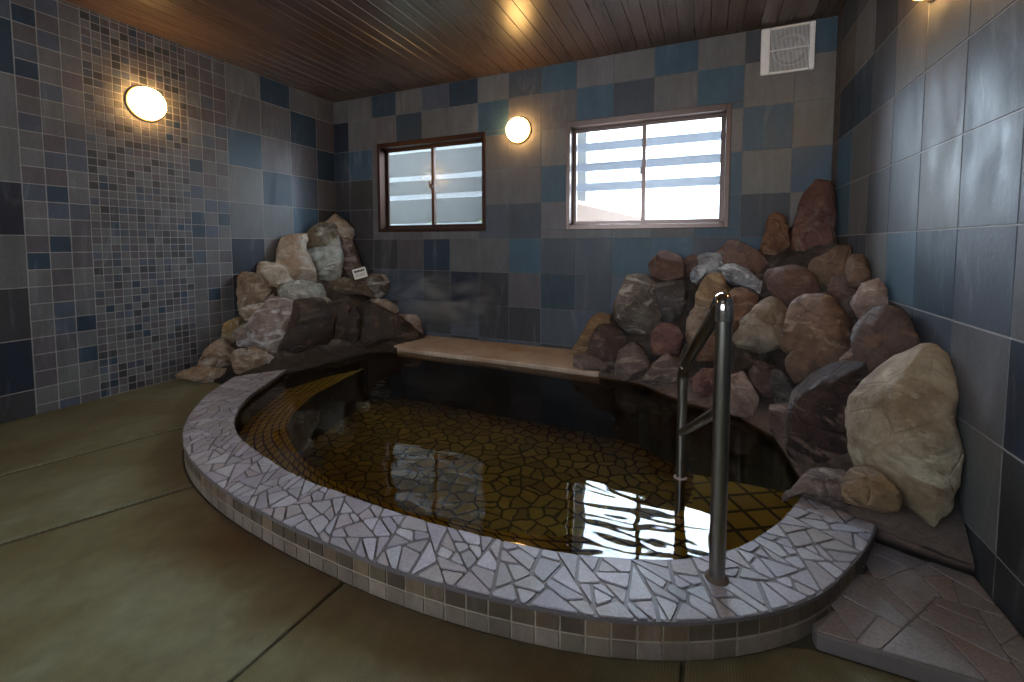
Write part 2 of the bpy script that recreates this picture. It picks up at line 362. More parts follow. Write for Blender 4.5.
ROCKS = [
('R', 'tan', 'ochre wedge-shaped rock against the tiled wall at the left end of the right-hand rock pile', [2.827, -0.076, 0.272], [0.133, -0.948, 0.288], 0.129, [[-0.201, -0.139], [-0.145, -0.022], [-0.047, 0.156], [0.022, 0.189], [0.152, 0.125], [0.18, -0.003], [0.083, -0.129], [-0.052, -0.172]]),
('R', 'darkbrown', 'dark brown rounded rock leaning on the ochre wedge-shaped rock beside the ledge', [2.936, -0.28, 0.265], [0.177, -0.884, 0.434], 0.107, [[-0.139, -0.063], [-0.11, 0.055], [-0.038, 0.138], [0.067, 0.139], [0.115, 0.065], [0.123, -0.033], [0.045, -0.134], [-0.065, -0.157]]),
('R', 'mauve', 'knobbly greyish brown rock at the waterline below the striped boulder', [3.139, -0.46, 0.19], [0.128, -0.877, 0.464], 0.092, [[-0.105, -0.027], [-0.086, 0.075], [0.01, 0.131], [0.091, 0.087], [0.13, 0.006], [0.084, -0.068], [-0.03, -0.11], [-0.096, -0.087]]),
('R', 'mauve', 'low pinkish crusted stone at the waterline where the ledge ends', [2.884, -0.41, 0.142], [0.194, -0.862, 0.469], 0.06, [[-0.163, 0.06], [-0.036, 0.058], [0.059, 0.015], [0.144, 0.019], [0.136, -0.044], [0.013, -0.059], [-0.159, -0.045]]),
('R', 'stripe', 'grey and cream boulder with a pale diagonal stripe beneath the round brown stone', [3.153, -0.212, 0.55], [0.082, -0.966, 0.246], 0.163, [[-0.173, -0.016], [-0.101, 0.186], [-0.035, 0.218], [0.106, 0.2], [0.161, 0.096], [0.144, -0.064], [0.106, -0.153], [0.023, -0.189], [-0.086, -0.17], [-0.159, -0.097]]),
('R', 'brown', 'round brown stone standing out at the top left of the right-hand rock pile', [3.325, -0.131, 0.844], [0.049, -0.98, 0.193], 0.112, [[-0.115, 0.011], [-0.063, 0.089], [-0.002, 0.116], [0.074, 0.09], [0.12, 0.015], [0.107, -0.065], [0.034, -0.11], [-0.058, -0.097], [-0.105, -0.046]]),
('R', 'grey', 'dark grey rough stone right of the striped boulder', [3.377, -0.222, 0.612], [0.059, -0.935, 0.348], 0.092, [[-0.111, 0.143], [0.054, 0.14], [0.099, 0.028], [0.086, -0.106], [-0.036, -0.153], [-0.098, -0.045]]),
('R', 'redbrown', 'smooth reddish brown round rock right of the striped boulder, low in the pile', [3.357, -0.419, 0.358], [0.066, -0.905, 0.421], 0.103, [[-0.098, -0.0], [-0.065, 0.082], [-0.001, 0.117], [0.072, 0.084], [0.101, 0.007], [0.074, -0.086], [-0.011, -0.113], [-0.077, -0.084]]),
('R', 'mauve', 'crusty pinkish grey stone at the waterline left of the far rail post', [3.359, -0.56, 0.188], [0.067, -0.879, 0.472], 0.08, [[-0.127, -0.072], [-0.069, 0.037], [0.012, 0.103], [0.093, 0.064], [0.1, -0.048], [-0.012, -0.081]]),
('R', 'brown', 'small brown stone behind the white-crusted stones', [3.5, -0.071, 0.848], [0.016, -0.981, 0.191], 0.061, [[-0.065, 0.024], [-0.014, 0.079], [0.045, 0.07], [0.069, -0.013], [0.012, -0.095], [-0.048, -0.064]]),
('R', 'white', 'white-crusted stone with a dark oval hollow at the top of the white streak', [3.599, -0.105, 0.833], [-0.003, -0.981, 0.194], 0.082, [[-0.05, 0.096], [0.081, 0.107], [0.107, 0.054], [0.084, -0.032], [0.028, -0.054], [-0.008, -0.043], [-0.082, -0.127], [-0.105, -0.03], [-0.063, 0.027]]),
('R', 'tan', 'pale tan stone just behind the top bend of the handrail', [3.631, -0.291, 0.666], [-0.014, -0.942, 0.337], 0.096, [[-0.088, 0.023], [-0.04, 0.123], [0.048, 0.132], [0.1, 0.039], [0.081, -0.081], [-0.013, -0.124], [-0.094, -0.107]]),
('R', 'tan2', 'tall pale tan stone seen through the handrail', [3.566, -0.429, 0.459], [0.005, -0.918, 0.396], 0.087, [[-0.074, 0.046], [-0.032, 0.139], [0.077, 0.138], [0.094, 0.015], [0.056, -0.132], [-0.048, -0.142], [-0.077, -0.058]]),
('R', 'orange', 'orange brown stone low in the pile seen behind the sloping rail', [3.614, -0.557, 0.357], [-0.009, -0.903, 0.43], 0.057, [[-0.082, 0.017], [-0.008, 0.081], [0.045, 0.071], [0.063, -0.024], [0.033, -0.068], [-0.054, -0.075]]),
('R', 'white', 'bluish white streaked stone right of the white-crusted stone with the hollow', [3.813, -0.256, 0.771], [-0.067, -0.949, 0.307], 0.075, [[-0.133, 0.081], [-0.043, 0.099], [0.051, 0.05], [0.138, -0.054], [0.127, -0.108], [0.038, -0.059], [-0.079, -0.019], [-0.113, 0.017]]),
('R', 'brown', 'large dull brown rock under the window corner at the top of the pile', [3.833, -0.119, 0.89], [-0.047, -0.982, 0.184], 0.113, [[-0.161, 0.059], [-0.101, 0.134], [-0.019, 0.125], [0.076, 0.064], [0.135, -0.028], [0.124, -0.118], [0.08, -0.157], [-0.028, -0.055], [-0.124, -0.015]]),
('R', 'orange', 'orange brown stone with a pale collar behind the front rail post', [3.805, -0.433, 0.611], [-0.067, -0.932, 0.356], 0.08, [[-0.072, 0.088], [-0.005, 0.117], [0.072, 0.068], [0.065, -0.017], [-0.01, -0.113], [-0.052, -0.138]]),
('R', 'tan2', 'large pale tan boulder just right of the front rail post', [3.9, -0.637, 0.521], [-0.1, -0.916, 0.388], 0.143, [[-0.136, -0.046], [-0.103, 0.037], [-0.032, 0.13], [0.025, 0.184], [0.102, 0.121], [0.14, 0.021], [0.13, -0.08], [0.03, -0.12], [-0.057, -0.13], [-0.116, -0.109]]),
('R', 'wetdark', 'small black stone put in for the dark hole under the large pale tan boulder', [3.816, -0.684, 0.333], [-0.073, -0.893, 0.443], 0.054, [[-0.058, -0.0], [-0.014, 0.057], [0.053, 0.065], [0.058, 0.012], [0.005, -0.061], [-0.044, -0.073]]),  # black stone stands in for the dark hole between the boulders
('R', 'darkbrown', 'dark brown rock below the pale tan boulder near the waterline', [3.896, -0.852, 0.287], [-0.103, -0.878, 0.467], 0.073, [[-0.075, 0.024], [-0.041, 0.087], [0.024, 0.069], [0.069, 0.005], [0.08, -0.063], [-0.004, -0.083], [-0.059, -0.034]]),
('R', 'pinkpale', 'pale pink stone at the waterline right of the front rail post', [3.783, -0.86, 0.188], [-0.065, -0.867, 0.495], 0.073, [[-0.07, 0.073], [-0.002, 0.117], [0.048, 0.047], [0.073, -0.004], [0.051, -0.092], [-0.034, -0.107], [-0.071, -0.027]]),
('R', 'redbrown', 'reddish crusted stone at the waterline between the two rail posts', [3.591, -0.725, 0.188], [-0.002, -0.875, 0.485], 0.063, [[-0.063, 0.013], [-0.005, 0.074], [0.066, 0.077], [0.068, -0.046], [-0.012, -0.075], [-0.056, -0.04]]),
('R', 'orange', 'upright orange brown rock like a thumb against the back wall under the window side', [4.022, -0.063, 1.039], [-0.082, -0.984, 0.158], 0.115, [[-0.097, -0.071], [-0.061, 0.063], [-0.045, 0.155], [0.001, 0.168], [0.044, 0.146], [0.059, 0.074], [0.089, -0.07], [0.091, -0.167], [-0.011, -0.174], [-0.077, -0.12]]),
('R', 'redbrown', 'tallest purplish red rock standing in the corner of the two tiled walls', [4.226, -0.09, 1.122], [-0.739, -0.658, 0.146], 0.136, [[-0.079, 0.013], [-0.063, 0.178], [-0.027, 0.273], [0.074, 0.261], [0.124, 0.071], [0.146, -0.151], [0.043, -0.295], [-0.104, -0.286], [-0.143, -0.069]]),
('R', 'tan3', 'brown diamond-shaped rock in front of the tall corner rock', [4.252, -0.478, 0.869], [-0.749, -0.634, 0.191], 0.1, [[-0.111, -0.043], [-0.087, 0.043], [0.005, 0.11], [0.064, 0.121], [0.1, 0.03], [0.105, -0.05], [-0.013, -0.121], [-0.084, -0.096]]),
('R', 'tan3', 'olive brown pointed stone against the right wall behind the diamond-shaped rock', [4.29, -0.813, 0.882], [-0.762, -0.619, 0.189], 0.053, [[-0.053, 0.017], [-0.033, 0.072], [0.002, 0.073], [0.047, -0.005], [0.051, -0.074], [-0.017, -0.081]]),
('R', 'brown', 'squat brown stone below the diamond-shaped rock near the right wall', [4.266, -0.719, 0.78], [-0.756, -0.62, 0.211], 0.071, [[-0.086, 0.003], [-0.048, 0.059], [0.024, 0.066], [0.062, 0.021], [0.072, -0.06], [-0.032, -0.088]]),
('R', 'brown', 'broad purplish brown rock below the thumb-shaped orange rock', [4.081, -0.51, 0.741], [-0.155, -0.934, 0.321], 0.131, [[-0.156, 0.088], [-0.019, 0.138], [0.071, 0.078], [0.1, -0.006], [0.092, -0.094], [0.008, -0.142], [-0.109, -0.052]]),
('R', 'orange2', 'big orange brown boulder with a pale left edge in the middle of the pile', [4.116, -0.912, 0.567], [-0.741, -0.617, 0.264], 0.16, [[-0.171, 0.094], [-0.133, 0.153], [-0.001, 0.178], [0.079, 0.115], [0.14, -0.009], [0.154, -0.098], [0.096, -0.148], [0.017, -0.146], [-0.127, -0.121], [-0.115, 0.002]]),
('R', 'tan3', 'lumpy brown stone under the big orange brown boulder', [4.052, -0.979, 0.417], [-0.163, -0.885, 0.437], 0.079, [[-0.086, -0.001], [-0.033, 0.078], [0.062, 0.075], [0.086, 0.007], [0.01, -0.066], [-0.045, -0.091]]),
('R', 'pinkpale', 'slim pink stone with a white edge standing near the right wall', [4.279, -1.049, 0.751], [-0.767, -0.603, 0.22], 0.065, [[-0.06, -0.019], [-0.033, 0.072], [0.007, 0.1], [0.053, 0.038], [0.064, -0.037], [0.008, -0.095], [-0.046, -0.061]]),
('R', 'white', 'narrow white stone between the slim pink stone and the big orange brown boulder', [4.246, -1.064, 0.606], [-0.762, -0.596, 0.254], 0.044, [[-0.032, -0.035], [-0.034, 0.03], [-0.01, 0.067], [0.033, 0.054], [0.034, -0.035], [0.007, -0.08]]),
('R', 'twotone', 'two-toned purple and orange brown rock behind the biggest upright stone', [4.259, -1.345, 0.628], [-0.773, -0.58, 0.255], 0.129, [[-0.095, 0.019], [-0.051, 0.106], [0.006, 0.129], [0.052, 0.073], [0.098, 0.004], [0.071, -0.068], [-0.024, -0.17], [-0.076, -0.095]]),
('R', 'tan3', 'small tan stone wedged above the dark reddish rock face', [4.194, -1.185, 0.509], [-0.23, -0.878, 0.42], 0.049, [[-0.052, -0.011], [-0.013, 0.042], [0.044, 0.037], [0.046, -0.022], [-0.028, -0.046]]),
('R', 'wetred', 'large dark wet reddish rock face rising from the right side of the pool', [4.072, -1.367, 0.283], [-0.743, -0.572, 0.347], 0.126, [[-0.155, 0.146], [-0.121, 0.2], [0.08, 0.253], [0.093, 0.152], [0.098, 0.052], [0.13, -0.034], [0.14, -0.128], [0.056, -0.156], [-0.018, -0.216], [-0.088, -0.197], [-0.13, -0.125], [-0.167, 0.062]]),
('R', 'grey', 'grey streaked stone left of the dark wet rock face', [3.965, -0.958, 0.27], [-0.129, -0.868, 0.479], 0.056, [[-0.052, 0.089], [-0.014, 0.087], [0.064, -0.003], [0.07, -0.078], [-0.019, -0.08], [-0.055, -0.008]]),
('R', 'mauve', 'crusty grey stone at the waterline below the grey streaked stone', [3.946, -1.123, 0.145], [-0.127, -0.84, 0.528], 0.062, [[-0.056, 0.087], [0.045, 0.115], [0.056, -0.063], [0.002, -0.101], [-0.051, -0.031]]),
('R', 'bigstone', 'biggest stone of all, a tall buff slab standing upright against the right wall', [4.232, -1.668, 0.396], [-0.778, -0.537, 0.326], 0.11, [[-0.166, -0.122], [-0.195, -0.014], [-0.187, 0.082], [-0.149, 0.189], [-0.083, 0.257], [-0.041, 0.295], [0.027, 0.273], [0.076, 0.215], [0.101, 0.113], [0.136, 0.018], [0.141, -0.082], [0.147, -0.223], [0.12, -0.272], [0.066, -0.252], [-0.03, -0.216], [-0.12, -0.203]]),
('R', 'tan', 'small buff stone lying on the ledge at the foot of the biggest stone', [4.078, -1.826, 0.229], [-0.228, -0.781, 0.582], 0.086, [[-0.067, -0.026], [-0.053, 0.032], [-0.018, 0.062], [0.018, 0.055], [0.068, 0.011], [0.061, -0.029], [0.028, -0.051], [-0.046, -0.048]]),
('R', 'mauve', 'flat pinkish grey stone between the waterline and the right end of the coping', [3.971, -1.698, 0.14], [-0.167, -0.785, 0.596], 0.045, [[-0.098, -0.069], [-0.08, -0.031], [-0.048, 0.019], [-0.018, 0.06], [0.059, 0.085], [0.078, 0.044], [0.087, -0.016], [0.059, -0.037], [-0.006, -0.03], [-0.046, -0.025]]),
('L', 'tanpink', 'pointed cream stone at the very top of the left-hand rock pile', [0.137, -0.093, 1.149], [0.498, -0.853, 0.155], 0.086, [[-0.156, 0.018], [-0.029, 0.153], [0.127, 0.005], [0.104, -0.095], [-0.045, -0.081]]),
('L', 'olive', 'brown and grey mottled stone just below the pointed cream top stone', [0.101, -0.298, 1.055], [0.714, -0.66, 0.234], 0.12, [[-0.161, -0.002], [-0.003, 0.147], [0.14, 0.133], [0.143, -0.043], [0.02, -0.132], [-0.131, -0.098]]),
('L', 'greywhite', 'large smooth grey-white boulder in the upper part of the left-hand pile', [0.191, -0.362, 0.828], [0.703, -0.654, 0.278], 0.151, [[-0.168, 0.11], [-0.005, 0.143], [0.122, 0.227], [0.153, -0.003], [0.111, -0.173], [-0.049, -0.229], [-0.153, -0.066]]),
('L', 'tanorange', 'cream rock with an orange-stained top left of the large grey-white boulder', [0.133, -0.617, 0.853], [0.736, -0.619, 0.274], 0.149, [[-0.13, 0.088], [-0.092, 0.192], [0.073, 0.211], [0.078, 0.06], [0.138, -0.099], [0.135, -0.209], [-0.051, -0.196], [-0.141, -0.041]]),
('L', 'mauve', 'dull mauve brown rock behind the small white sign', [0.26, -0.084, 0.829], [0.48, -0.855, 0.198], 0.118, [[-0.141, 0.188], [-0.017, 0.231], [0.064, 0.073], [0.123, -0.069], [0.073, -0.21], [-0.102, -0.208]]),
('L', 'tanpink', 'cream and brown rock left of the orange-stained rock', [0.078, -0.81, 0.724], [0.755, -0.583, 0.3], 0.108, [[-0.118, 0.075], [-0.069, 0.116], [0.075, 0.095], [0.143, -0.06], [0.046, -0.144], [-0.073, -0.081]]),
('L', 'tan4', 'brown-cheeked tan rock touching the left wall mosaic', [0.101, -1.053, 0.641], [0.774, -0.547, 0.319], 0.109, [[-0.075, 0.079], [-0.039, 0.142], [0.063, 0.09], [0.126, -0.026], [0.076, -0.13], [-0.069, -0.136], [-0.078, -0.015]]),
('L', 'tanpink', 'small pinkish stone below the brown-cheeked tan rock', [0.146, -1.043, 0.483], [0.76, -0.547, 0.352], 0.076, [[-0.096, 0.032], [0.042, 0.046], [0.138, 0.1], [0.066, -0.032], [-0.045, -0.098], [-0.098, -0.043]]),
('L', 'greywhite', 'flat grey stone across the middle of the left-hand pile', [0.32, -0.746, 0.567], [0.719, -0.61, 0.334], 0.103, [[-0.115, 0.09], [0.149, 0.097], [0.177, -0.087], [-0.054, -0.105], [-0.148, 0.005]]),
('L', 'mauvewhite', 'large knobbly mauve boulder with white crust in the middle of the left-hand pile', [0.424, -1.088, 0.33], [0.73, -0.561, 0.39], 0.18, [[-0.142, 0.079], [-0.004, 0.217], [0.125, 0.185], [0.164, 0.053], [0.118, -0.092], [0.016, -0.236], [-0.099, -0.157], [-0.16, -0.03]]),
('L', 'mauvewhite', 'small whitish mauve stone left of the knobbly mauve boulder', [0.277, -1.198, 0.266], [0.75, -0.526, 0.401], 0.087, [[-0.089, 0.059], [0.025, 0.126], [0.087, -0.005], [0.039, -0.122], [-0.059, -0.055]]),
('L', 'ochre', 'yellow-edged tan rock at the left wall in the lower part of the left-hand pile', [0.08, -1.212, 0.272], [0.768, -0.505, 0.394], 0.077, [[-0.059, -0.036], [-0.035, 0.084], [0.067, 0.12], [0.056, -0.073], [-0.027, -0.091]]),
('L', 'tan4', 'lowest tan brown rock beside the left wall mosaic', [0.202, -1.369, 0.118], [0.761, -0.484, 0.431], 0.105, [[-0.139, -0.044], [-0.089, 0.086], [0.013, 0.149], [0.098, 0.016], [0.147, -0.111], [-0.021, -0.094]]),
('L', 'tan4', 'broad tan stone just above the left end of the coping', [0.499, -1.344, 0.13], [0.734, -0.517, 0.44], 0.098, [[-0.105, 0.078], [0.027, 0.093], [0.164, -0.021], [0.012, -0.092], [-0.091, -0.057]]),
('L', 'tanfoot', 'flat tan rock foot spreading over the mat at the left wall', [0.26, -1.527, 0.048], [0.766, -0.459, 0.451], 0.052, [[-0.162, 0.026], [-0.036, 0.065], [0.125, 0.026], [0.139, -0.043], [0.029, -0.06], [-0.084, -0.014]]),
('L', 'wetdark', 'dark wet brown rock right of the knobbly mauve boulder above the water', [0.57, -0.936, 0.281], [0.696, -0.596, 0.401], 0.171, [[-0.124, -0.025], [-0.074, 0.214], [0.119, 0.25], [0.21, 0.087], [0.158, -0.132], [-0.077, -0.186], [-0.19, -0.184]]),
('L', 'wetdark', 'dark wet rock in the middle of the left-hand pile below the hollow', [0.663, -0.626, 0.298], [0.654, -0.647, 0.392], 0.125, [[-0.147, 0.15], [0.045, 0.178], [0.144, 0.033], [0.093, -0.173], [-0.128, -0.178]]),
('L', 'wetdark', 'long dark wet rock reaching down to the pale ledge', [0.873, -0.302, 0.222], [0.59, -0.699, 0.404], 0.141, [[-0.305, 0.123], [-0.1, 0.232], [0.109, 0.103], [0.305, -0.066], [0.24, -0.119], [0.042, -0.14], [-0.272, -0.128]]),
('L', 'brownshelf', 'overhanging brown shelf stone below the small white sign', [0.446, -0.283, 0.566], [0.657, -0.678, 0.33], 0.078, [[-0.262, 0.039], [-0.038, 0.103], [0.167, 0.013], [0.198, -0.071], [0.084, -0.047], [-0.138, -0.038]]),
('L', 'greybrown', 'grey-brown stone with a white fleck right of the small white sign', [0.561, -0.079, 0.596], [0.446, -0.865, 0.23], 0.091, [[-0.132, 0.077], [0.096, 0.104], [0.142, -0.049], [0.01, -0.117], [-0.115, -0.014]]),
('L', 'pinkpale', 'pinkish stone at the right end of the left-hand pile beside the ledge', [0.995, -0.087, 0.226], [0.392, -0.875, 0.284], 0.077, [[-0.125, 0.103], [0.067, 0.082], [0.122, -0.086], [0.023, -0.094], [-0.087, -0.003]]),
('L', 'tanpink', 'pale thin stone on top of the long dark wet rock', [0.678, -0.082, 0.393], [0.43, -0.865, 0.259], 0.06, [[-0.117, 0.066], [0.037, 0.057], [0.156, -0.031], [0.01, -0.068], [-0.086, -0.024]]),
('L', 'tanorange', 'small orange tan stone at the left rim of the dark hollow', [0.471, -0.605, 0.498], [0.685, -0.64, 0.348], 0.044, [[-0.072, 0.064], [-0.016, 0.049], [0.078, -0.032], [0.054, -0.076], [-0.044, -0.005]])
]
MOUND_R = [(2.72, -0.02, 0.1), (2.72, -0.44, 0.07), (2.9, -0.47, 0.06), (3.2, -0.53, 0.07), (3.46, -0.75, 0.08), (3.77, -0.9, 0.08), (3.91, -1.1, 0.08), (3.93, -1.27, 0.08), (3.95, -1.5, 0.08), (3.92, -1.68, 0.1), (4.1, -1.79, 0.1), (4.32, -1.86, 0.07), (4.32, -1.713, 0.26), (4.32, -1.535, 0.42), (4.32, -1.264, 0.55), (4.32, -1.034, 0.66), (4.32, -0.743, 0.78), (4.32, -0.37, 0.92), (4.32, -0.02, 1.25), (4.157, -0.02, 1.2), (4.044, -0.02, 1.08), (3.806, -0.02, 0.88), (3.545, -0.02, 0.86), (3.3, -0.02, 0.84), (3.0, -0.02, 0.62), (2.83, -0.02, 0.3)]
MOUND_L = [(0.8, -1.4, 0.09), (0.86, -1.3, 0.08), (0.87, -1.14, 0.08), (0.9, -0.87, 0.08), (0.94, -0.57, 0.08), (1.17, -0.4, 0.08), (1.2, -0.02, 0.1), (0.82, -0.02, 0.16), (0.57, -0.02, 0.36), (0.38, -0.02, 0.62), (0.25, -0.02, 0.9), (0.1, -0.02, 1.1), (0.02, -0.02, 1.1), (0.02, -0.4, 0.9), (0.02, -0.68, 0.8), (0.02, -0.93, 0.66), (0.02, -1.07, 0.48), (0.02, -1.21, 0.2), (0.02, -1.41, 0.08), (0.02, -1.53, 0.02), (0.45, -1.5, 0.03), (0.64, -1.5, 0.06)]
WORLD = 8
P_RW = 900; P_FR = 13.5
EXPO = -0.22
SIGN = (.545, -.25, .732)
STEAM = 8
# ------------------------------------------------------------------ room dimensions
W = 4.33; H = 2.479; YF = -4.7
TH = .12

# tile colours
TC = {'G': S(110,108,107), 'L': S(122,121,120), 'M': S(84,92,104), 'B': S(68,97,115), 'D': S(42,64,80), 'P': S(96,90,92), 'K': S(62,62,64), 'N': S(32,42,58), 'R': S(96,80,70), 'S': S(74,80,90)}
TC = {k: (c[0]*.72, c[1]*.74, c[2]*.78, 1) for k, c in TC.items()}
GROUT = S(150,146,142)
def jit(c, a=.10):
    k = 1 + random.uniform(-a, a)
    return tuple(min(1, x*k*(1+random.uniform(-.03, .03))) for x in c[:3])

def sub(r, holes):
    """rectangle minus holes -> list of rectangles"""
    out = [r]
    for h in holes:
        nxt = []
        for a in out:
            x0, y0, x1, y1 = a; X0, Y0, X1, Y1 = h
            if X0 >= x1-1e-6 or X1 <= x0+1e-6 or Y0 >= y1-1e-6 or Y1 <= y0+1e-6: nxt.append(a); continue
            if y0 < Y0: nxt.append((x0, y0, x1, Y0))
            if y1 > Y1: nxt.append((x0, Y1, x1, y1))
            ya, yb = max(y0, Y0), min(y1, Y1)
            if x0 < X0: nxt.append((x0, ya, X0, yb))
            if x1 > X1: nxt.append((X1, ya, x1, yb))
        out = nxt
    return out

def tile_wall(name, frame, cells, holes, ext, body, gcol=GROUT):
    """frame(u, v, d) -> point, d = distance into the room; cells: (u0, v0, u1, v1, colour, gap); ext: whole sheet"""
    mb = MB()
    for r in sub(ext, holes):
        mb.add([frame(r[0], r[1], 0), frame(r[2], r[1], 0), frame(r[2], r[3], 0), frame(r[0], r[3], 0)], [(0,1,2,3)], gcol[:3])
    for u0, v0, u1, v1, c, gap in cells:
        for r in sub((u0, v0, u1, v1), holes):
            a, b, c1, d1 = r[0]+gap, r[1]+gap, r[2]-gap, r[3]-gap
            if c1-a < .006 or d1-b < .006: continue
            t = .0022; k = .0015
            v = [frame(a, b, 0), frame(c1, b, 0), frame(c1, d1, 0), frame(a, d1, 0),
                 frame(a+k, b+k, t), frame(c1-k, b+k, t), frame(c1-k, d1-k, t), frame(a+k, d1-k, t)]
            mb.add(v, [(4,5,6,7),(0,1,5,4),(1,2,6,5),(2,3,7,6),(3,0,4,7)], c)
    for r in sub(ext, holes):
        (ax, ay, az), (bx, by, bz) = body(r)
        mb.box(min(ax,bx), min(ay,by), min(az,bz), max(ax,bx), max(ay,by), max(az,bz)+(.006 if max(az,bz) > H-.001 else 0), gcol[:3])
    o = mb.build(name, M_TILE, attr=True)
    tag(o, kind='structure')
    return o

def rowsz():   # row r lies between z[r+1] and z[r]
    return [H] + [2.26 - .3*i for i in range(8)] + [-.02]
RZ = rowsz()

# ---- back wall
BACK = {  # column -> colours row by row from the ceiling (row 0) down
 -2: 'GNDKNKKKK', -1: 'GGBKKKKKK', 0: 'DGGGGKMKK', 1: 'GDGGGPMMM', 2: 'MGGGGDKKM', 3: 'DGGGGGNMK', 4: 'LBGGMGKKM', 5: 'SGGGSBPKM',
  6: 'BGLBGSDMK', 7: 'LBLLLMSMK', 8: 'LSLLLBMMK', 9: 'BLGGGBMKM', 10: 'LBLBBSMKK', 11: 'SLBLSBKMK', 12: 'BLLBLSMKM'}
HB = [(.57, 1.13, 1.777, 2.003), (2.522, 1.13, 3.727, 2.003)]
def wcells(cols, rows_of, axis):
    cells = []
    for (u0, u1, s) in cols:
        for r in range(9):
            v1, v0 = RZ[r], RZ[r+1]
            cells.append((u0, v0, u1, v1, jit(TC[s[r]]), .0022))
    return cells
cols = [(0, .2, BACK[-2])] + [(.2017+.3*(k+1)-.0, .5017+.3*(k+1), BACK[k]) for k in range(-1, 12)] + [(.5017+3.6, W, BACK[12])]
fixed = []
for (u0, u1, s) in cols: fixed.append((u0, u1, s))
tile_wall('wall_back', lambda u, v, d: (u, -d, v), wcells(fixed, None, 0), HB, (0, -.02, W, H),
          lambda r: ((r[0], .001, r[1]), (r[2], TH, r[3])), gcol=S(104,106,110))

# ---- right wall  (u = distance from the back corner)
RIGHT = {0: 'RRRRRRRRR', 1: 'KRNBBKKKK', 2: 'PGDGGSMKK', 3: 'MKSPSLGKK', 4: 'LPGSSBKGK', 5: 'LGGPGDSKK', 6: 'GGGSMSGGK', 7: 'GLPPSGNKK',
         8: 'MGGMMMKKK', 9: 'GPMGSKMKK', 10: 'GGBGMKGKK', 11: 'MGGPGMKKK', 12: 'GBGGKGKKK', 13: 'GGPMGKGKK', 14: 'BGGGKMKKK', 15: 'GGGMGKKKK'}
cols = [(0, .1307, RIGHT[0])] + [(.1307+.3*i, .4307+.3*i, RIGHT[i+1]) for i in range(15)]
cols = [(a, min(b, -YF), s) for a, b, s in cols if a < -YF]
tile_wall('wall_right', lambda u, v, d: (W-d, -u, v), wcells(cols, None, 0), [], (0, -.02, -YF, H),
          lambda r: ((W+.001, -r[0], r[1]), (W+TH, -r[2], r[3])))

# ---- left wall : large tiles, a band of 10 cm tiles and a mosaic panel of 5 cm tiles
LEFTC = {0: 'GGGBGDGKK', 1: 'DGGDGGKKK', 2: 'GDPMBKKKK', 3: 'GPDGKKKKK'}
cells = []
def lcol(u0, u1, s):
    for r in range(9):
        cells.append((u0, RZ[r+1], u1, RZ[r], jit(TC[s[r]]), .0026))
# u = distance from the corner
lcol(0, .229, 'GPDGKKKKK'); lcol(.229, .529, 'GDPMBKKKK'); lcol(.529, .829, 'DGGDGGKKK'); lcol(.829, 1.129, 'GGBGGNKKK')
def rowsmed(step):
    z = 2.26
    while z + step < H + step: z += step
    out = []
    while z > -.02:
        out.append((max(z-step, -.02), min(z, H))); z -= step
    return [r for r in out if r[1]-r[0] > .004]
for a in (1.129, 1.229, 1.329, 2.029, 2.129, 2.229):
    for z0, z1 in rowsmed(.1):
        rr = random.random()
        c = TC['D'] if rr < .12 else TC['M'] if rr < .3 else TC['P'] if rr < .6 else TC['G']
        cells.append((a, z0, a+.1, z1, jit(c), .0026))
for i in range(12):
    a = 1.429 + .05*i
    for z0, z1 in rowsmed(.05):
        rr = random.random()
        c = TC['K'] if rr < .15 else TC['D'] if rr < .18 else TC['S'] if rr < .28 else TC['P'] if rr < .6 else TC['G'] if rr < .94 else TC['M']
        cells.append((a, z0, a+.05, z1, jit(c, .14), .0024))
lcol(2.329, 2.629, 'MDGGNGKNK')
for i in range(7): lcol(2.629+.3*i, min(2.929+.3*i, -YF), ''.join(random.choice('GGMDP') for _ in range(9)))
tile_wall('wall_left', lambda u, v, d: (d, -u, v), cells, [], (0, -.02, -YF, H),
          lambda r: ((-.001, -r[0], r[1]), (-TH, -r[2], r[3])), gcol=S(148,142,138))

# ---- wall behind the camera, with an opening made for the added fill light
mb = MB()
for r in sub((0, -.02, W, H), [(1.2, .95, 3.4, 2.15)]):
    mb.box(r[0], YF-TH, r[1], r[2], YF, r[3])
tag(mb.build('wall_front', M_PLASTER), kind='structure')

# ---- ceiling : boards running towards the windows
mb = MB(); bw = .1; x = -.02
while x < W:
    x1 = min(x+bw, W+.02)
    v = [(x, YF, H+.004), (x+.003, YF, H), (x1-.003, YF, H), (x1, YF, H+.004), (x, 0, H+.004), (x+.003, 0, H), (x1-.003, 0, H), (x1, 0, H+.004)]
    mb.add(v, [(0,4,5,1), (1,5,6,2), (2,6,7,3)])
    x += bw
mb.box(-.02, YF, H+.005, W+.02, .02, H+.1)
tag(mb.build('ceiling', M_WOOD), kind='structure')

